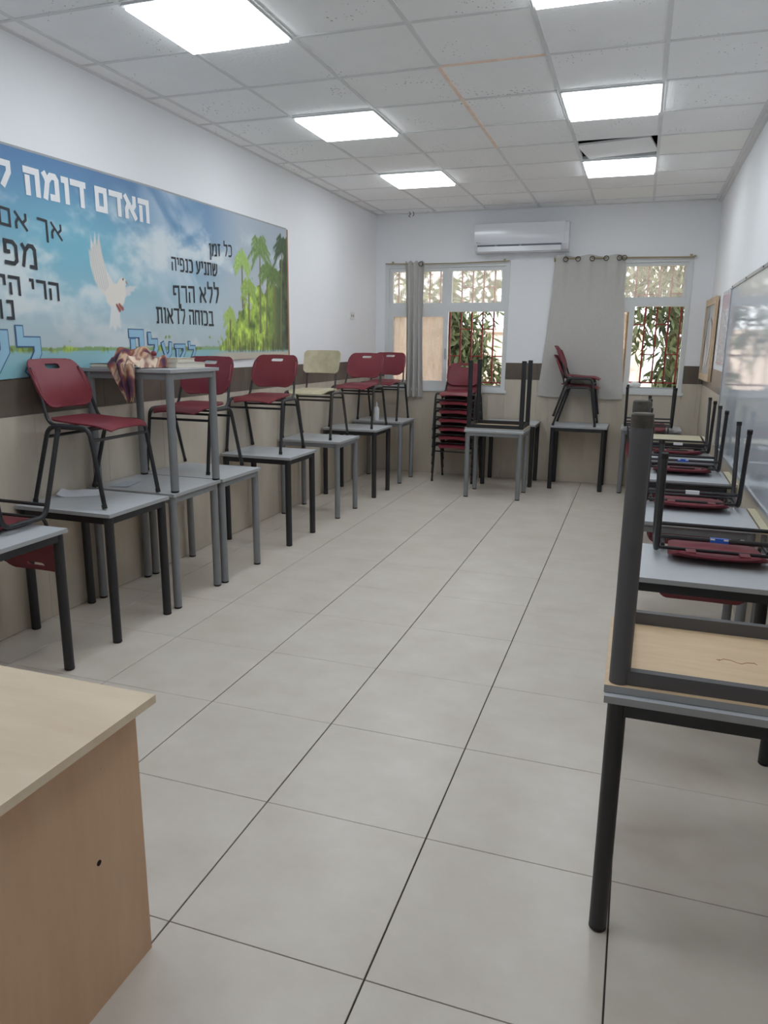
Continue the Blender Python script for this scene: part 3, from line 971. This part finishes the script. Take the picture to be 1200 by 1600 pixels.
MB().grid(sc, 36, 36, 0, .003).build('cloth', 'scarf_print', t)
fr = MB()
for k in range(14):
    x = .045 + .05 * (k / 13 - .5); 
    fr.tube([(x, -.15, -.155), (x + .004 * math.sin(k * 3), -.152, -.178 - .012 * (k % 3))], .0014, 4)
tag(fr.build('fringe', 'scarf_print', t), kind='stuff')
MB().lathe([(.002, .07), (.014, .075), (.018, .088), (.012, .1), (.002, .104)], .10, .03, 12).build('tassel', 'red_plastic', t)

pp = MB()
def pf(i, j):
    u = i / 10; v = j / 6
    return (-.115 + .23 * u, -.075 + .15 * v, .0012 + .018 * max(0, (.25 - u) / .25) ** 2 + .012 * max(0, (v - .75) / .25) ** 2)
o = pp.grid(pf, 10, 6, 0, .0008).build('paper_sheet', 'paper')
o.location = (-2.545, 1.965, .7355); o.rotation_euler = (0, 0, .55)
tag(o, 'white paper sheet lying under the nearest upright red chair', 'paper')
o = MB().grid(lambda i, j: (-.06 + .12 * i / 6, -.1 + .2 * j / 6, .0008 + .004 * (i / 6)), 6, 6, 0, .0007).build('paper_sheet', 'paper_blue')
o.location = (-2.50, 2.33, .7355); o.rotation_euler = (0, 0, .2)
tag(o, 'bluish paper sheet flat on the desk below the raised desk', 'paper')

t = thing('bottle', 'white squeeze bottle with pointed nozzle on the corner desk', 'bottle', (-2.37, 6.80, .736))
MB().lathe([(.028, 0), (.031, .006), (.031, .13), (.026, .15), (.012, .165)], 0, 0, 16).build('bottle_body', 'bottle_white', t)
MB().lathe([(.013, .165), (.012, .18), (.005, .215), (.003, .22)], 0, 0, 12).build('nozzle', 'bottle_white', t)

rb = random.Random(4)
def bagp(i, j):
    q = 2 * PI * i / 16; v = j / 8
    r = (.062 * math.sin(PI * (.12 + .86 * v))) * (1 + .15 * math.sin(3 * q + 2 * v) + rb.uniform(-.08, .08))
    return (r * math.cos(q) * 1.2, r * math.sin(q) * .55, .075 * v)
P = [[bagp(i, j) for j in range(9)] for i in range(16)]
o = MB().grid(lambda i, j: P[i % 16][j], 16, 8, 0, .002).build('plastic_bag', 'bag_white')
o.location = (.515, YB + .03, W2[2] + .052)
tag(o, 'small crumpled white plastic bag on the right window sill', 'bag')

t = thing('wall_socket', 'small white wall socket on left wall right of the banner', 'socket', (XL, 6.78, 1.945))
MB().box(.0, .009, -.06, .06, -.042, .042).build('plate', 'socket_white', t)
for s in (-1, 1): MB().tube([(.009, s * .028, 0), (.0105, s * .028, 0)], .017, 14).build('outlet', 'edge_grey', t)

t = thing('loose_wire', 'short dark wire ends poking from the ceiling near the back wall', 'wire', (-2.22, 7.50, H - .002))
MB().tube(fillet([(0, 0, 0), (.02, 0, -.03), (-.01, 0, -.045), (.015, 0, -.06)], .01), .004, 6).build('wire', 'dark_rubber', t)
MB().tube(fillet([(.05, 0, 0), (.06, 0, -.03), (.045, 0, -.05)], .01), .004, 6).build('wire', 'dark_rubber', t)

# ---------------------------------------------------------------- right wall: board, poster, picture
t = thing('whiteboard', 'large glossy whiteboard on the right wall reflecting the windows', 'whiteboard', (XR, 3.9, .81))
y0, y1, z1 = -1.75, 1.52, 1.295
MB().box(-.022, -.001, y0, y1, 0, z1).build('board_face', 'whiteboard_film', t)
b = MB().box(-.03, -.001, y0 - .012, y1 + .012, z1, z1 + .022).box(-.03, -.001, y0 - .012, y1 + .012, -.022, 0)
b.box(-.03, -.001, y0 - .012, y0, 0, z1).box(-.03, -.001, y1, y1 + .012, 0, z1)
b.build('frame', 'alu', t)
for y in (-1.2, -.2, .6, 1.45): MB().tube([(-.03, y, z1 + .011), (-.034, y, z1 + .011)], .006, 8).build('clip', 'dark_gap', t)

t = thing('poster', 'glossy pale poster with pink header between whiteboard and picture', 'poster', (XR, 5.9, 1.5))
MB().box(-.008, -.001, -.36, .40, 0, .63).build('sheet', 'poster_pale', t)
MB().box(-.0092, -.0082, -.32, .36, .47, .60).build('header_print', 'poster_pink', t)
MB().box(-.012, -.0005, -.37, .41, -.012, .0).build('edge_strip', 'poster_pink', t)

pa, pb = Vector((1.205, 7.50, 0)), Vector((1.228, 6.62, 0))
ln = (pb - pa).length
t = thing('framed_picture', 'pine framed picture with dark curved strokes by the back corner', 'picture', (pa.x, pa.y, 1.29), (0, 0, math.atan2((pb - pa).y, (pb - pa).x)))
# local x runs from the corner toward the viewer, local -y faces the room
hz = .835
b = MB()
rect_frame(b, 0, ln, 0, hz, -.014, .014, .07)
b.build('frame', 'pine_frame', t)
cv = MB().box(.07, ln - .07, -.002, .008, .07, hz - .07).build('canvas', 'art_grey', t)
def stroke(pts, r, m):
    P = fillet([(x, -.0025, z) for x, z in pts], .2, 6)
    n_ = len(P); b = MB(); vs = []; fs = []
    for i, p in enumerate(P):
        q = P[min(i + 1, n_ - 1)] - P[max(i - 1, 0)]
        nn = Vector((-q.z, 0, q.x)).normalized() * r * math.sin(PI * (.08 + .84 * i / (n_ - 1)))
        vs += [p + nn, p - nn]
        if i: fs.append((2 * i - 2, 2 * i - 1, 2 * i + 1, 2 * i))
    o_ = len(vs)
    vs += [Vector((v[0], -.0005, v[2])) for v in vs]
    fs += [tuple(reversed([k + o_ for k in f])) for f in fs[:]]
    b.add(vs, fs).build('painted_stroke', m, cv)
stroke([(.14, .10), (.12, .30), (.24, .50), (.22, .76)], .034, 'art_dark')
stroke([(.50, .64), (.72, .56), (.66, .30), (.50, .14)], .036, 'art_dark')
stroke([(.42, .16), (.66, .34), (.50, .60)], .075, 'art_cream')
stroke([(.20, .12), (.36, .26), (.22, .42)], .055, 'art_cream')
stroke([(.26, .60), (.36, .66), (.30, .76)], .03, 'art_dark')

# ---------------------------------------------------------------- banner on the left wall
def value_noise(Y, Z, s, seed):
    rg = np.random.RandomState(seed)
    g = rg.rand(128, 128)
    a, b = Y * s + 40, Z * s + 40
    i, j = np.floor(a).astype(int), np.floor(b).astype(int)
    fa, fb = a - i, b - j
    fa = fa * fa * (3 - 2 * fa); fb = fb * fb * (3 - 2 * fb)
    i %= 128; j %= 128
    i1, j1 = (i + 1) % 128, (j + 1) % 128
    return (g[i, j] * (1 - fa) * (1 - fb) + g[i1, j] * fa * (1 - fb) + g[i, j1] * (1 - fa) * fb + g[i1, j1] * fa * fb)
def fbm(Y, Z, s, seed, o=4):
    v = 0; a = .5; t_ = 0
    for k in range(o):
        v = v + a * value_noise(Y, Z, s * 2 ** k, seed + k); t_ += a; a *= .55
    return v / t_
def sstep(a, b, x):
    t_ = np.clip((x - a) / (b - a), 0, 1)
    return t_ * t_ * (3 - 2 * t_)
BY0, BY1, BZ0, BZ1 = 0.75, 5.055, 1.40, 2.66
NY, NZ = 860, 250
gy = np.linspace(BY0, BY1, NY); gz = np.linspace(BZ0, BZ1, NZ)
Y, Z = np.meshgrid(gy, gz, indexing='ij')
img = np.zeros((NY, NZ, 3))
def col(c): return np.array(c, float)
def mixin(mask, c):
    global img
    img = img * (1 - mask[..., None]) + col(c) * mask[..., None]
hgt = (Z - 1.58) / 1.07
img[:] = col((176, 200, 210))
mixin(sstep(.15, .95, hgt), (92, 140, 184))
mixin(sstep(.55, 1.05, hgt) * .8, (70, 108, 160))
mixin(np.exp(-((Y - 2.25) / .75) ** 2 - ((hgt - .55) / .3) ** 2) * .75, (104, 182, 204))
mixin(sstep(3.3, 4.3, Y) * .85 * sstep(.0, .3, hgt), (186, 194, 200))
mixin(sstep(2.6, 3.3, Y) * (1 - sstep(3.35, 4.0, Y)) * sstep(.3, .9, hgt) * .6, (98, 146, 186))
c = fbm(Y, Z * 1.7, 2.6, 11, 5)
mixin(sstep(.50, .74, c) * (1 - sstep(.7, 1.0, hgt)) * .85, (226, 232, 234))
mixin(np.exp(-((Y - 2.9) / .28) ** 2 - ((Z - 2.12) / .18) ** 2) * sstep(.35, .65, c) * .8, (222, 230, 232))
mixin(sstep(.46, .70, fbm(Y + Z * .8, Z * .6, 3.0, 31, 4)) * np.exp(-((Y - 3.25 - (2.3 - Z) * .3) / .3) ** 2) * .6, (222, 230, 234))
mixin((1 - sstep(.0, .28, hgt)) * .6, (180, 190, 194))
# shore and water
land = (Z > 1.572) & (Z < 1.592 + .014 * fbm(Y, Z * 0, 9, 5) * 2 - .012)
land = land & ((Y < 3.2) | (Y > 3.4))
wat = 1 - sstep(1.572, 1.580, Z)
mixin(wat, (128, 182, 194))
mixin(wat * sstep(1.45, 1.56, Z) * .5, (150, 190, 196))
mixin(land * np.where(Y < 3.25, .9, .7), (120, 156, 92))
mixin(sstep(3.55, 3.95, Y) * (1 - sstep(1.535, 1.56, Z)), (196, 186, 168))
# thicket on the right
ex = np.array([3.70, 3.80, 3.95, 4.1, 4.23, 4.4, 4.55, 4.68, 4.85, 4.95, 5.06]); ez = np.array([1.57, 1.64, 1.80, 1.90, 2.03, 2.05, 2.10, 2.16, 2.22, 2.42, 2.58])
top = np.interp(Y, ex, ez) + (fbm(Y, Z, 12, 50, 4) - .5) * .34
mask = sstep(0, .03, top - Z) * sstep(1.55, 1.575, Z)
n1 = np.clip((fbm(Y * 1.3, Z, 13, 60, 5) - .5) * 1.9 + .5, 0, 1)
bush = col((166, 192, 74))[None, None] * (1 - n1[..., None]) * 1.25 + col((86, 112, 44))[None, None] * n1[..., None] * .9
dark = sstep(4.55, 5.0, Y)[..., None]
bush = bush * (1 - dark) + (col((58, 72, 46)) * (.6 + .8 * n1[..., None])) * dark
low = (1 - sstep(1.56, 1.70, Z))[..., None] * sstep(.45, .62, fbm(Y * 3, Z * .6, 12, 70))[..., None] * .7
bush = bush * (1 - .6 * low) + col((64, 56, 40)) * .6 * low
img = img * (1 - mask[..., None]) + bush * mask[..., None]
def seg(y0, z0, y1, z1, w0, w1, c, a=1.0, soft=.004):
    dy, dz = y1 - y0, z1 - z0
    L2 = dy * dy + dz * dz
    t_ = np.clip(((Y - y0) * dy + (Z - z0) * dz) / L2, 0, 1)
    d = np.hypot(Y - y0 - t_ * dy, Z - z0 - t_ * dz)
    w = w0 + (w1 - w0) * t_
    mixin(a * (1 - sstep(w - soft * .5, w + soft, d)), c)
def palm(yb, zb, yt, zt, r, c1, c2, n, seed):
    rg = random.Random(seed)
    seg(yb, zb, yt, zt, .013, .009, (112, 110, 72))
    for k in range(n):
        q = PI * (-.25 + 1.5 * (k + rg.random() * .6) / n)
        l = r * rg.uniform(.7, 1.1)
        ey, ez_ = yt + l * math.cos(q), zt + l * .8 * math.sin(q) - .25 * l
        my, mz = yt + .55 * l * math.cos(q), zt + .55 * l * math.sin(q) + .1 * l
        cc = c1 if k % 2 else c2
        seg(yt, zt, my, mz, .006, .011, cc, .9, .010); seg(my, mz, ey, ez_, .011, .002, cc, .9, .010)
        for f_ in range(1, 8):
            g_ = f_ / 8
            py, pz = (yt + (my - yt) * 2 * g_, zt + (mz - zt) * 2 * g_) if g_ < .5 else (my + (ey - my) * (2 * g_ - 1), mz + (ez_ - mz) * (2 * g_ - 1))
            seg(py, pz, py + .012 * math.cos(q), pz - .05 * (1.1 - abs(g_ - .5)), .006, .001, c2 if f_ % 2 else c1, .75, .008)
palm(4.20, 1.92, 4.205, 2.27, .16, (176, 206, 112), (140, 178, 84), 17, 1)
palm(3.98, 1.66, 3.99, 1.83, .11, (176, 200, 104), (150, 182, 84), 12, 8)
palm(4.30, 1.8, 4.31, 2.06, .15, (164, 192, 92), (128, 160, 70), 15, 9)
palm(4.50, 1.72, 4.53, 2.40, .21, (128, 158, 84), (96, 126, 66), 19, 2)
palm(4.62, 1.7, 4.66, 2.22, .17, (118, 146, 74), (90, 118, 58), 15, 6)
palm(4.90, 1.6, 4.96, 2.46, .2, (66, 88, 52), (48, 66, 42), 15, 3)
palm(4.78, 1.6, 4.80, 2.20, .16, (104, 128, 62), (80, 104, 52), 13, 4)
for k in range(26):
    yy = 3.95 + 1.05 * k / 26 + .02 * math.sin(k * 5)
    seg(yy, 1.555, yy + .015 * math.sin(k), 1.67 + .05 * math.sin(k * 2.3), .006, .003, (84, 72, 50), .75)
# dove
def poly(pts, c, a=1.0, soft=.006):
    P_ = np.array(pts)
    inside = np.zeros(Y.shape, bool); dist = np.full(Y.shape, 9.)
    n_ = len(P_)
    for k in range(n_):
        (y0, z0), (y1, z1) = P_[k], P_[(k + 1) % n_]
        cond = ((z0 > Z) != (z1 > Z)) & (Y < (y1 - y0) * (Z - z0) / (z1 - z0 + 1e-12) + y0)
        inside ^= cond
        dy, dz = y1 - y0, z1 - z0
        t_ = np.clip(((Y - y0) * dy + (Z - z0) * dz) / (dy * dy + dz * dz), 0, 1)
        dist = np.minimum(dist, np.hypot(Y - y0 - t_ * dy, Z - z0 - t_ * dz))
    sd = np.where(inside, -dist, dist)
    mixin(a * (1 - sstep(-soft, soft, sd)), c)
poly([(2.56, 1.99), (2.50, 2.06), (2.465, 2.16), (2.45, 2.27), (2.425, 2.20), (2.415, 2.28), (2.395, 2.20), (2.375, 2.25), (2.365, 2.16), (2.35, 2.17), (2.355, 2.08), (2.38, 2.0), (2.42, 1.94), (2.48, 1.90), (2.54, 1.89)], (226, 222, 216))
for k in range(7):
    q = k / 6
    seg(2.39 + .12 * q, 1.96 - .03 * q, 2.36 + .09 * q, 2.16 + .08 * q, .003, .006, (188, 184, 180), .55)
poly([(2.60, 1.93), (2.66, 1.965), (2.72, 1.985), (2.80, 1.985), (2.76, 1.965), (2.77, 1.955), (2.72, 1.945), (2.73, 1.93), (2.68, 1.915), (2.60, 1.87)], (214, 214, 214))
poly([(2.47, 1.93), (2.53, 1.985), (2.59, 1.99), (2.62, 2.02), (2.655, 2.035), (2.68, 2.02), (2.69, 1.995), (2.675, 1.985), (2.675, 1.93), (2.65, 1.87), (2.60, 1.83), (2.53, 1.83), (2.48, 1.87)], (232, 224, 214))
poly([(2.52, 1.85), (2.50, 1.76), (2.485, 1.70), (2.52, 1.725), (2.545, 1.69), (2.565, 1.725), (2.60, 1.71), (2.60, 1.76), (2.60, 1.85)], (222, 222, 220))
seg(2.60, 1.86, 2.63, 1.835, .008, .012, (150, 70, 60)); seg(2.575, 1.855, 2.60, 1.825, .008, .012, (140, 66, 58))
seg(2.655, 2.02, 2.656, 2.021, .006, .006, (70, 50, 50)); seg(2.685, 2.005, 2.695, 1.995, .006, .003, (150, 110, 90))
img = np.clip(img * .88 + np.array((214, 222, 226)) * .12, 0, 255) / 255
lin_ = np.where(img <= .04045, img / 12.92, ((img + .055) / 1.055) ** 2.4)
# mesh: gently sagging bottom edge, slight ripples
u = (Y - BY0) / (BY1 - BY0); v = (Z - BZ0) / (BZ1 - BZ0)
zb = np.interp(Y, [BY0, 1.594, 2.658, BY1], [1.385, 1.422, 1.463, 1.506]); zt = np.interp(Y, [BY0, 1.75, 2.98, BY1], [2.60, 2.618, 2.641, 2.657])
ZZ = zb + (zt - zb) * v
XX = XL + .015 + .0014 * np.sin(Y * 6.0 + 2 * v) * np.sin(PI * v) + .0008 * np.sin(Y * 17 + v * 4)
# resample the painting at the mesh heights
fz = np.clip((ZZ - BZ0) / (BZ1 - BZ0) * (NZ - 1), 0, NZ - 1.001)
k0 = np.floor(fz).astype(int); fr_ = (fz - k0)[..., None]
ii = np.arange(NY)[:, None]
colr = lin_[ii, k0] * (1 - fr_) + lin_[ii, k0 + 1] * fr_
verts = np.stack([XX, Y, ZZ], -1).reshape(-1, 3)
idx = np.arange(NY * NZ).reshape(NY, NZ)
quads = np.stack([idx[:-1, :-1], idx[1:, :-1], idx[1:, 1:], idx[:-1, 1:]], -1).reshape(-1, 4)
me = bpy.data.meshes.new('printed_sheet')
me.vertices.add(len(verts)); me.vertices.foreach_set('co', verts.ravel())
me.loops.add(quads.size); me.loops.foreach_set('vertex_index', quads.ravel().astype(np.int32))
me.polygons.add(len(quads))
me.polygons.foreach_set('loop_start', np.arange(0, quads.size, 4, dtype=np.int32))
me.polygons.foreach_set('loop_total', np.full(len(quads), 4, dtype=np.int32))
me.update(calc_edges=True); me.validate()
ca = me.color_attributes.new('print', 'FLOAT_COLOR', 'POINT')
ca.data.foreach_set('color', np.concatenate([colr.reshape(-1, 3), np.ones((NY * NZ, 1))], 1).astype(np.float32).ravel())
me.polygons.foreach_set('use_smooth', np.ones(len(quads), bool))
me.materials.append(MATS['banner_print'])
ban = thing('banner', 'long printed banner of sky, dove and palms with Hebrew lettering on left wall', 'banner')
ban_sheet = link('printed_sheet', me, ban)
MB().box(XL + .001, XL + .016, BY1, BY1 + .028, 1.505, 2.66).build('edge_batten', 'batten_wood', ban)
tb = MB()
for a_, b_ in ((BY0, 1.75), (1.75, 2.98), (2.98, BY1)):
    za, zb2 = np.interp(a_, [BY0, 1.75, 2.98, BY1], [2.60, 2.618, 2.641, 2.657]), np.interp(b_, [BY0, 1.75, 2.98, BY1], [2.60, 2.618, 2.641, 2.657])
    tb.add([(XL + .001, a_, za), (XL + .001, b_, zb2), (XL + .001, b_, zb2 + .012), (XL + .001, a_, za + .012), (XL + .014, a_, za), (XL + .014, b_, zb2), (XL + .014, b_, zb2 + .012), (XL + .014, a_, za + .012)],
           [(3, 2, 1, 0), (4, 5, 6, 7), (0, 1, 5, 4), (1, 2, 6, 5), (2, 3, 7, 6), (3, 0, 4, 7)])
tb.build('hem', 'edge_grey', ban)

GLYPH = {   # stroke skeletons of the letters: (width, polylines); x grows to the right, y 0..1 is the body height
 'א': (.74, [[(.06, 1), (.70, 0)], [(.66, 1), (.66, .66), (.47, .42)], [(.08, 0), (.08, .36), (.24, .68)]]),
 'ב': (.70, [[(.06, 1), (.56, 1), (.56, 0)], [(0, 0), (.70, 0)]]),
 'ד': (.68, [[(0, 1), (.68, 1)], [(.55, 1), (.55, 0)]]),
 'ה': (.66, [[(.03, 1), (.62, 1), (.62, 0)], [(.10, .62), (.10, 0)]]),
 'ו': (.24, [[(.02, 1), (.20, 1), (.20, 0)]]),
 'ז': (.38, [[(0, 1), (.38, 1)], [(.20, 1), (.20, 0)]]),
 'ח': (.68, [[(.08, 0), (.08, 1), (.62, 1), (.62, 0)]]),
 'י': (.24, [[(.02, 1), (.20, 1), (.20, .52)]]),
 'כ': (.60, [[(.04, 1), (.42, 1), (.55, .84), (.55, .16), (.42, 0), (.04, 0)]]),
 'ך': (.62, [[(.04, 1), (.58, 1), (.58, -.36)]]),
 'ל': (.58, [[(.08, 1.38), (.08, 1), (.54, 1), (.54, .62), (.28, 0)]]),
 'מ': (.76, [[(.06, 0), (.20, .74), (.06, 1)], [(.20, .74), (.38, 1), (.60, 1), (.69, .86), (.69, 0), (.42, 0)]]),
 'ם': (.70, [[(.08, 1), (.62, 1), (.62, 0), (.08, 0), (.08, 1.0)]]),
 'נ': (.40, [[(.08, 1), (.33, 1), (.33, 0), (.02, 0)]]),
 'ן': (.24, [[(.02, 1), (.20, 1), (.20, -.38)]]),
 'ס': (.70, [[(.02, 1), (.50, 1), (.64, .80), (.60, .26), (.42, 0), (.24, 0), (.08, .26), (.06, 1)]]),
 'ע': (.66, [[(.60, 1), (.56, .38), (.30, .06), (.02, -.06)], [(.08, 1), (.28, .10)]]),
 'פ': (.66, [[(.26, .52), (.08, .52), (.08, 1), (.46, 1), (.60, .84), (.60, .16), (.46, 0), (.04, 0)]]),
 'ף': (.66, [[(.26, .52), (.08, .52), (.08, 1), (.60, 1), (.60, -.38)]]),
 'ק': (.66, [[(.02, 1), (.62, 1), (.62, .56), (.36, 0)], [(.12, .66), (.12, -.38)]]),
 'ר': (.58, [[(.03, 1), (.54, 1), (.54, 0)]]),
 'ש': (.84, [[(.06, 1), (.14, 0), (.50, 0), (.78, .34), (.78, 1)], [(.42, 1), (.40, .56), (.12, .40)]]),
 'ת': (.74, [[(.66, 0), (.66, 1), (.02, 1)], [(.18, 1), (.18, 0), (.0, 0)]]),
}
def lettering(text, y_r, z0, z1, y_l, m, k=.17, dx=.0176, tilt=0.0, round_=True, gap=.2, grow=0.0):
    """one printed line set right to left; every letter is a flat piece of its own on the sheet"""
    hgt_ = z1 - z0
    t_ = k * hgt_ + grow
    tot = sum(.42 if c_ == ' ' else GLYPH[c_][0] + gap for c_ in text) - gap
    sx = (y_r - y_l - k * hgt_) / tot
    cur = y_r - k * hgt_ / 2
    zb_, zs = z0 + k * hgt_ / 2, hgt_ * (1 - k)
    for c_ in text:
        if c_ == ' ':
            cur -= .42 * sx; continue
        w_, lines = GLYPH[c_]
        y_s = cur - w_ * sx
        mb = MB()
        for si, pl in enumerate(lines):
            dx_ = dx + .0007 * si
            P_ = [Vector((y_s + a * sx, zb_ + b * zs)) for a, b in pl]
            q = len(P_)
            L_, R_ = [], []
            for i in range(q):
                d0 = (P_[i] - P_[i - 1]).normalized() if i else None
                d1 = (P_[i + 1] - P_[i]).normalized() if i < q - 1 else None
                if d0 is None: d0 = d1
                if d1 is None: d1 = d0
                n0 = Vector((-d0.y, d0.x)); n1 = Vector((-d1.y, d1.x))
                mm = (n0 + n1)
                mm = mm.normalized() if mm.length > 1e-6 else n0
                s_ = t_ / 2 / max(.45, mm.dot(n0))
                e_ = Vector((0, 0))
                if i == 0: e_ = -d1 * t_ / 2
                if i == q - 1: e_ = d0 * t_ / 2
                if round_ and i in (0, q - 1): e_ = e_ * .6
                L_.append(P_[i] + mm * s_ + e_); R_.append(P_[i] - mm * s_ + e_)
            for i in range(q - 1):      # strip by strip, stepped so that crossing strips never share a plane
                w4 = [L_[i], R_[i], R_[i + 1], L_[i + 1]]
                mb.add([(XL + dx_ + .0001 * i, a.x, a.y + tilt * (a.x - y_r)) for a in w4], [(0, 1, 2, 3)])
        mb.build('letter', m, ban_sheet)
        cur = y_s - gap * sx
lettering('האדם דומה', 2.975, 2.405, 2.552, 1.872, 'letter_white', .24, tilt=.008, round_=False, gap=.3)
lettering('ל', 1.80, 2.41, 2.545, 1.68, 'letter_white', .24, round_=False)
lettering('כל זמן', 4.05, 2.305, 2.40, 3.70, 'letter_dark', .15, tilt=.08)
lettering('שתניע כנפיה', 3.815, 2.135, 2.232, 3.19, 'letter_dark', .15, tilt=.02)
lettering('ללא הרף', 3.825, 1.93, 2.055, 3.19, 'letter_dark', .14, tilt=.05)
lettering('בכוחה לדאות', 3.73, 1.752, 1.865, 2.98, 'letter_dark', .14)
lettering('אך אם הוא', 2.14, 2.185, 2.28, 1.36, 'letter_dark', .15, tilt=-.07)
lettering('מפסיק', 1.93, 2.01, 2.14, 1.38, 'letter_dark', .16, tilt=-.05)
lettering('הרי היא', 2.075, 1.848, 1.952, 1.54, 'letter_dark', .16, tilt=-.04)
lettering('נופל', 1.735, 1.735, 1.838, 1.38, 'letter_dark', .16)
# large outlined words along the bottom, letters growing to the left
for (a_, b_, ch, hh) in [(3.455, 3.345, 'ל', .105), (3.325, 3.175, 'ק', .115), (3.155, 3.01, 'ע', .13), (2.985, 2.86, 'ל', .15), (2.835, 2.665, 'ה', .21),
                         (1.90, 1.70, 'ל', .205), (1.675, 1.42, 'ק', .24)]:
    z_ = 1.495 if a_ > 2.2 else 1.44
    lettering(ch, a_, z_, z_ + hh, b_, 'letter_rim', .24, .0174, round_=False, grow=.012)
    lettering(ch, a_, z_, z_ + hh, b_, 'letter_sky', .24, .0196, round_=False, grow=-.003)
